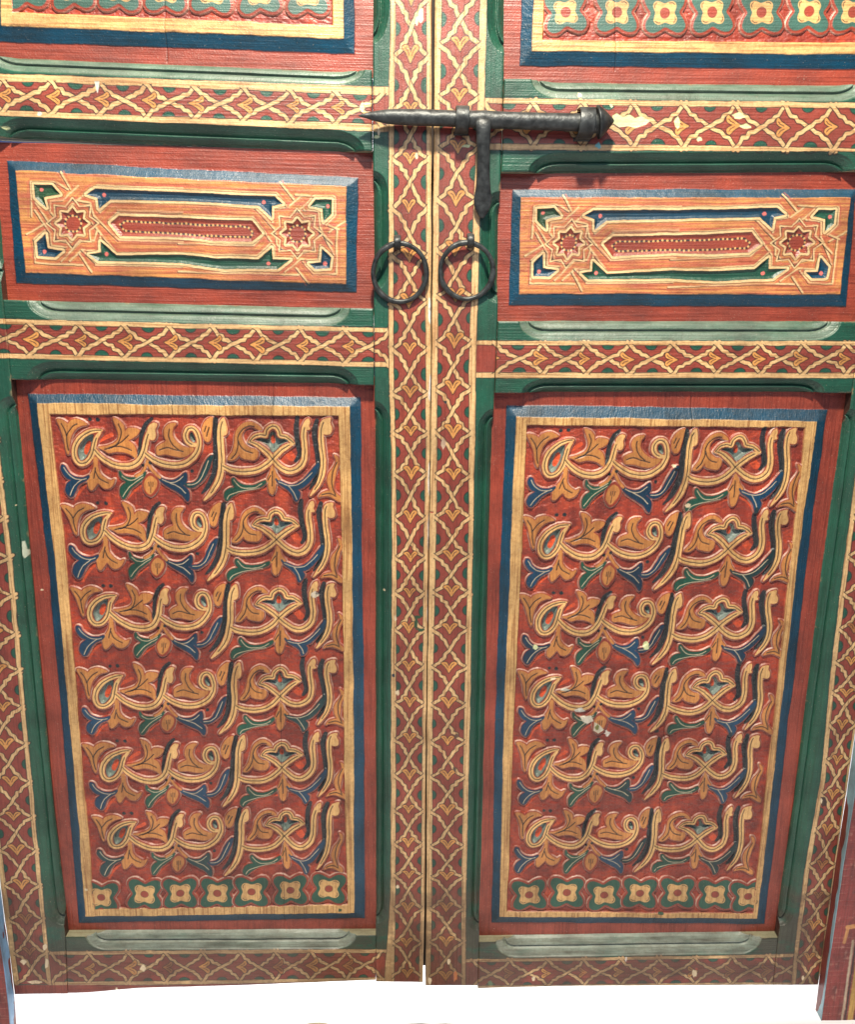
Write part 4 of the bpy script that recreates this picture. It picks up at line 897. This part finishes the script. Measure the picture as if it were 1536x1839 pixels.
# ---- top panels: only their lowest rows of rosettes show
def top_panel(leaf, parent, e0, e1, blue, cream, inner, rows, cracks):
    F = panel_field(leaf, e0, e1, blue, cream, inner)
    k = 1; names = {}
    for ros, r in rows:
        for (x, y) in ros: rosette(F, x, y, r, r, k, .56, SAGE, top=D_TOP - .8); names[k] = 'carved_rosette'; k += 1
    for c in cracks: crack(F, c)
    F.build('panel', M_H, parent, back=BACK + 8, labels=names)[0]['label'] = 'upper red panel ending in a row of green and cream flowers'
rowL = [(-45, -25), (45, -22), (130, -20), (215, -18), (298, -16), (381, -14), (465, -12), (552, -10)]
top_panel(LL, leafL, [(-95, -200), (685, -200)], [(-58, 113), (684, 141)],
    [(-28, -260), (636, -260), (637.5, 98), (-8, 76)], [(-13, -260), (618, -260), (617, 70), (2, 47)], [(8, -260), (596, -260), (597.5, 46), (22, 22)],
    [(rowL, 41), ([(x + 2, y - 87) for x, y in rowL], 41), ([(x + 4, y - 174) for x, y in rowL], 41)], [[(294, -200), (296, 40), (298, 110)]])
rowR = [(1016.5, 22), (1109, 22), (1195, 23.5), (1280, 22.5), (1369, 22.5), (1454, 21), (1533, 22), (1612, 22)]
top_panel(LR, leafR, [(896, -200), (1680, -200)], [(892, 157), (1622, 166)],
    [(945, -260), (1645, -260), (1600, 127), (933, 119)], [(968, -260), (1628, -260), (1585, 99), (955.5, 92.5)], [(985, -260), (1608, -260), (1568, 77), (975.5, 72)],
    [(rowR, 41), ([(x + 2, y - 90) for x, y in rowR], 41), ([(x + 4, y - 180) for x, y in rowR], 41)], [[(1104, -200), (1106, 60), (1107, 125)]])

# ------------------------------------------------------------------ ironwork
def loft(secs, n=12, cap=True):
    """secs: list of (centre xyz, axis a xyz, axis b xyz) in mm -> verts, quads"""
    V = []; Q = []
    for c, a, b in secs:
        for i in range(n):
            t = 2 * math.pi * (i + .5) / n
            V.append(np.array(c) + np.array(a) * math.cos(t) + np.array(b) * math.sin(t))
    for j in range(len(secs) - 1):
        for i in range(n):
            Q.append((j * n + i, j * n + (i + 1) % n, (j + 1) * n + (i + 1) % n, (j + 1) * n + i))
    if cap:
        for j in (0, len(secs) - 1):
            V.append(np.array(secs[j][0])); k = len(V) - 1
            for i in range(0, n, 2):
                q = (j * n + i, j * n + (i + 1) % n, j * n + (i + 2) % n, k); Q.append(q if j else q[::-1])
    return np.array(V) / 1000.0, np.array(Q)
def iron(name, V, Q, parent, rough=0.0):
    if rough:
        V = V + rough / 1000.0 * np.column_stack([vnoise(V[:, 0] * 120, V[:, 2] * 120 + V[:, 1] * 90, s) for s in (71, 72, 73)])
    o = mesh_obj(name, V, Q, M_IRON, parent)
    md = o.modifiers.new('sub', 'SUBSURF'); md.levels = 1; md.render_levels = 2
    return o
def P3(px, py, d, leaf=LR):
    u, w = leaf.at([(px, py)], d)[0]; return np.array([u, -d, w])
def rod(pts, leaf=LR):
    """pts: (px, py, d, r along the wall, r out of the wall)"""
    C = [P3(p[0], p[1], p[2], leaf) for p in pts]; S = []
    for i, c in enumerate(C):
        t = C[min(i + 1, len(C) - 1)] - C[max(i - 1, 0)]; t[1] = 0; t = t / np.linalg.norm(t)
        a = np.array([-t[2], 0, t[0]]); S.append((c, a * pts[i][3], np.array([0, -1.0, 0]) * pts[i][4]))
    return S
bolt = bpy.data.objects.new('door_bolt', None); scn.collection.objects.link(bolt); LR.place(bolt)
props(bolt, 'long dark forged iron bolt with pointed tip and hanging handle across both door leaves', 'bolt')
BD = 22
bar = [(644, 208, BD + 3, 1, 1), (655, 208.5, BD + 2, 3.5, 3.5), (672, 209.3, BD, 8, 7), (692, 210, BD, 11, 10), (704, 210.3, BD, 12.2, 11), (740, 211.2, BD, 13, 12), (776, 212.2, BD, 13, 12), (815, 213.5, BD, 13, 12), (850, 214.8, BD, 13.2, 12), (858, 215, BD, 14.5, 13), (880, 215.8, BD, 14.5, 13), (888, 216, BD, 13.4, 12.3), (950, 218, BD, 13.6, 12.5), (1038, 220.5, BD, 14, 13), (1066, 221, BD, 14, 13)]
V, Q = loft(rod(bar), 10); bb = iron('bar', V, Q, bolt, 1.0)
kn = [(1062, 220.8, BD, 13.5, 13), (1066, 221, BD, 16.5, 16), (1070, 221, BD, 16.5, 16), (1072, 221, BD, 14.5, 14), (1073, 220.5, BD, 25, 22), (1074.5, 220.5, BD, 26.5, 23), (1079, 220, BD, 24.5, 21), (1088, 219.2, BD, 17, 15), (1096, 218.2, BD, 9, 8), (1102, 217.3, BD, 3, 3), (1103, 217, BD, 1, 1)]
V, Q = loft(rod(kn), 14); iron('knob', V, Q, bolt, .8)
hd = [(868, 212, BD + 8, 13, 6), (868, 222, BD + 13, 13.5, 6), (868.3, 236, BD + 12, 12.5, 7), (868.5, 262, BD + 7, 11, 8.5), (868.5, 310, BD - 1, 11, 8.5), (868, 338, BD - 6, 12.5, 7.5), (867.5, 352, BD - 8, 15.5, 6), (867, 364, BD - 10, 16, 5.5), (866.5, 376, BD - 11, 13, 5), (866, 386, BD - 12, 7, 3.5), (866, 392.5, BD - 12, 3, 1.5)]
V, Q = loft(rod(hd), 10); iron('drop_handle', V, Q, bolt, .8)

def keeper(x0, x1, yc, tilt, r):
    """iron strap bent over the bar and driven into the door"""
    prof = [(-r - 1, 2), (-r - .5, BD - 6)] + [(-r * math.cos(a), BD + r * math.sin(a)) for a in np.linspace(0.1, math.pi - .1, 9)] + [(r + .5, BD - 6), (r + 1, 2)]
    V = []; Q = []; th = 3.6
    cx = (x0 + x1) / 2; c0 = P3(cx, yc, BD); hw = abs(P3(x1, yc, BD)[0] - P3(x0, yc, BD)[0]) / 2
    npf = len(prof)
    for i, (dy, dd) in enumerate(prof):
        a = prof[max(i - 1, 0)]; b = prof[min(i + 1, npf - 1)]; tx, ty = b[0] - a[0], b[1] - a[1]; L = math.hypot(tx, ty); nx, ny = -ty / L, tx / L
        for (s, k) in ((-1, 0), (1, 0), (1, 1), (-1, 1)):
            V.append((c0[0] + s * hw + tilt * dy, -(dd + ny * k * th), c0[2] + (dy + nx * k * th)))
    for i in range(npf - 1):
        for j in range(4):
            Q.append((i * 4 + j, i * 4 + (j + 1) % 4, (i + 1) * 4 + (j + 1) % 4, (i + 1) * 4 + j))
    for i in (0, npf - 1): Q.append(tuple(i * 4 + j for j in range(4)))
    o = mesh_obj('bolt_keeper', np.array(V) / 1000, np.array(Q), M_IRON, leafR)
    md = o.modifiers.new('bev', 'BEVEL'); md.width = .0012; md.segments = 2; md.limit_method = 'ANGLE'
    return o
keeper(818, 842.5, 213.8, .03, 15.5); keeper(1038, 1066, 220.5, .06, 19)

def ring_pull(leaf, parent, cx, cy, rx, ry, sx, sy):
    n, m = 48, 10; V = []; Q = []
    c = P3(cx, cy, 9, leaf); ex = P3(cx + rx, cy, 9, leaf) - c; ez = c - P3(cx, cy + ry, 9, leaf)
    for i in range(n):
        t = 2 * math.pi * i / n; rd = ex * math.cos(t) + ez * math.sin(t)
        ctr = c + rd + np.array([0, -5.0 * math.sin(t) * .9, 0]); dr = rd / np.linalg.norm(rd)
        tr = 4.7 + .6 * math.sin(3 * t + cx)
        for j in range(m):
            p = 2 * math.pi * j / m; V.append(ctr + tr * (dr * math.cos(p) + np.array([0, -1, 0]) * math.sin(p)))
    for i in range(n):
        for j in range(m): Q.append((i * m + j, i * m + (j + 1) % m, ((i + 1) % n) * m + (j + 1) % m, ((i + 1) % n) * m + j))
    ring = iron('ring_pull', np.array(V) / 1000, np.array(Q)[:, ::-1], parent, .9)
    # staple: a small bent eye that holds the ring
    S = []; top = P3(sx, sy, 0, leaf)
    for a in np.linspace(-.25, math.pi + .25, 11):
        S.append((top + np.array([0, -6 - 16.5 * math.sin(a), 10.5 * math.cos(a)]), np.array([6.5, 0, 0]), np.array([0, -2.0 * math.sin(a), 2.0 * math.cos(a)])))
    S = [(top + np.array([0, 3, 10.0]), np.array([5.2, 0, 0]), np.array([0, 0, 2.0]))] + S + [(top + np.array([0, 3, -10.0]), np.array([5.2, 0, 0]), np.array([0, 0, -2.0]))]
    V, Q = loft(S, 8); iron('staple', V, Q, ring, .4)
ring_pull(LL, leafL, 718.3, 490.5, 48, 52, 714, 436)
ring_pull(LR, leafR, 838.4, 487, 47.4, 50, 844.5, 433)

# ------------------------------------------------------------------ rebate strip added behind the meeting edge to keep the gap dark
def box(name, lo, hi, material, parent):
    (x0, y0, z0), (x1, y1, z1) = lo, hi
    V = np.array([(x0, y0, z0), (x1, y0, z0), (x1, y1, z0), (x0, y1, z0), (x0, y0, z1), (x1, y0, z1), (x1, y1, z1), (x0, y1, z1)]) / 1000
    Q = np.array([(0, 3, 2, 1), (4, 5, 6, 7), (0, 1, 5, 4), (1, 2, 6, 5), (2, 3, 7, 6), (3, 0, 4, 7)])
    o = mesh_obj(name, V, Q, material, parent)
    o.data.polygons.foreach_set('use_smooth', np.zeros(6, bool)); return o
box('rebate_strip', (-30, 45.5, LL.at([(760, 1763)])[0][1]), (30, 70, LL.at([(776, -190)])[0][1]), M_DARK, leafL)

# ------------------------------------------------------------------ jambs either side
def jamb(leaf, name, e_back, e_front, out_px, side, label, strips, seed):
    """a board standing proud of the leaf: blue reveal towards the door, worn red face"""
    root = bpy.data.objects.new(name, None); scn.collection.objects.link(root); leaf.place(root)
    props(root, label, 'door frame', 'posts either side of the door')
    # face
    f0, f1 = (e_front, out_px) if side > 0 else (out_px, e_front)
    F = Field(leaf, f0, f1, 28.0, 1.6, lin(140, 50, 42), .7, base=28.0, wob=.4)
    al = (slice(None), slice(None))
    Lx = F.leaf.at(e_front, 28.0)
    F.h += .8 * fbm(F.U / 30, F.W / 30, seed)
    # worn horizontal saw marks across the face
    zz = F.W + 2.0 * vnoise(F.U / 9, F.W / 9, seed + 3); mark = np.clip(1 - np.abs(((zz / 17 + .9 * vnoise(np.zeros_like(zz), np.floor(zz / 17), seed + 4)) % 1) - .5) / .07, 0, 1)
    F.put(al, mark * np.clip(.5 + 1.4 * fbm(F.U / 25, F.W / 40, seed + 5), 0, 1) * .55, lin(196, 140, 120), .3)
    F.h -= mark * .7
    F.put(al, np.clip(1.4 * fbm(F.U / 12, F.W / 26, seed + 6) - .1, 0, .6), lin(84, 30, 26), .6)
    F.put(al, np.clip(1.6 * fbm(F.U / 8, F.W / 14, seed + 8) - .55, 0, .8), lin(200, 150, 130), .4)
    for P, hw, col in strips: F.stroke(leaf.at(P, 28.0), hw, col, .4)
    F.build('board', M_V, root, back=0.5, side=lin(110, 40, 34))
    # blue reveal
    b0 = leaf.at(e_back, 0.0); b1 = leaf.at(e_front, 28.0); n = 200; k = 14
    A = polyline_at(b0, np.linspace(0, 1, n)); B = polyline_at(b1, np.linspace(0, 1, n))
    V = []; C = []
    for j in range(k):
        t = j / (k - 1); u = A[:, 0] * (1 - t) + B[:, 0] * t; w = A[:, 1] * (1 - t) + B[:, 1] * t
        bend = .6 * vnoise(w / 25, np.full(n, j / 3.0), seed + 9)
        V.append(np.column_stack([u - side * 1.0 + bend * .8, np.full(n, -28.6 * t + 0), w]))
        cc = np.empty((n, 4)); cc[:, :3] = lin(120, 165, 205) if side < 0 else lin(128, 165, 175); cc[:, 3] = .15; C.append(cc)
    V = np.stack(V, 1).reshape(-1, 3) / 1000; C = np.stack(C, 1).reshape(-1, 4)
    idx = np.arange(n * k).reshape(n, k); Qd = np.stack([idx[:-1, :-1], idx[:-1, 1:], idx[1:, 1:], idx[1:, :-1]], -1).reshape(-1, 4)
    o = mesh_obj('blue_edging', V, Qd if side < 0 else Qd[:, ::-1], M_V, root, C)
    sm = o.modifiers.new('thick', 'SOLIDIFY'); sm.thickness = .0008; sm.offset = -1
    return root
jR_back = [(1753, -200), (1687, 272), (1583, 1000), (1536, 1329), (1502, 1560), (1480, 1719), (1472, 1776), (1466, 1812)]
jR_front = [(1790, -200), (1720, 272), (1608, 1000), (1552, 1329), (1516, 1550), (1500.6, 1657), (1487.5, 1741.6), (1476, 1832)]
jamb(LR, 'door_jamb', jR_back, jR_front, [(1950, -200), (1880, 272), (1768, 1000), (1712, 1329), (1676, 1550), (1660, 1657), (1650, 1741.6), (1640, 1832)], 1,
     'worn red post with a grey-blue edge and pale striped trim, right of the right leaf',
     [([(1533, 1689), (1521, 1770), (1510, 1850)], 2.4, lin(200, 180, 150)), ([(1538, 1689), (1526, 1770), (1515, 1850)], 1.6, BLACK), ([(1552, 1640), (1540, 1740), (1524, 1850)], 6.0, lin(190, 150, 70)), ([(1566, 1640), (1549, 1740), (1533, 1850)], 1.8, BLACK), ([(1523, 1665), (1560, 1660)], 5.0, lin(200, 140, 80)), ([(1523, 1668), (1517, 1692)], 3.5, lin(200, 140, 80)), ([(1580, 1640), (1562, 1740), (1546, 1850)], 10, lin(80, 45, 30))], 81)
jL_back = [(-216, -200), (-162, 272), (-75, 1000), (-1, 1589), (8, 1659), (16, 1709), (25, 1790), (30, 1860)]
jL_front = [(-252, -200), (-195, 272), (-100, 1000), (-22, 1560), (0, 1693.5), (7.6, 1742), (15, 1809), (19, 1860)]
jamb(LL, 'door_jamb', jL_back, jL_front, [(-412, -200), (-355, 272), (-260, 1000), (-182, 1560), (-160, 1693.5), (-152, 1742), (-145, 1809), (-141, 1860)], -1,
     'worn red post with a sky-blue edge standing left of the left leaf', [], 91)

# ------------------------------------------------------------------ floor and the bit of mat at the lower edge
fl = box('floor', (-4000, -3000, -40), (4000, 5000, 0), M_FLOOR, None); props(fl, kind='structure')
def floor_pt(px, py, z=0.0):
    r = RIGHT * (px - CX) / F_PX + DOWN * (py - CY) / F_PX + FWD
    t = (z - CAM_Z) / r[2]; return CAMP + r * t
top = [floor_pt(x, y, .006) for x, y in [(540, 1841), (552, 1837), (562, 1835.5), (574, 1835.2), (586, 1836.5), (600, 1840), (622, 1842), (645, 1839), (670, 1838.4), (700, 1838.6), (730, 1837.6), (757, 1836.8), (775, 1838), (800, 1837), (815, 1837.6), (826, 1840)]]
n = len(top); near = [p + np.array([0, -.25, 0]) for p in top]
V = np.array(top + near + [p - np.array([0, 0, .0055]) for p in top + near])
Q = [(i, i + n, i + n + 1, i + 1) for i in range(n - 1)] + [(i + 1, i + 1 + 2 * n, i + 2 * n, i) for i in range(n - 1)] + [(n + i, 3 * n + i, 3 * n + i + 1, n + i + 1) for i in range(n - 1)] + [(2 * n + i, 2 * n + i + 1, 3 * n + i + 1, 3 * n + i) for i in range(n - 1)] + [(0, 2 * n, 3 * n, n), (n - 1, 2 * n - 1, 4 * n - 1, 3 * n - 1)]
mt = mesh_obj('floor_mat', V, np.array(Q), M_TAN); props(mt, 'edge of a tan mat lying on the white floor in front of the door', 'mat')
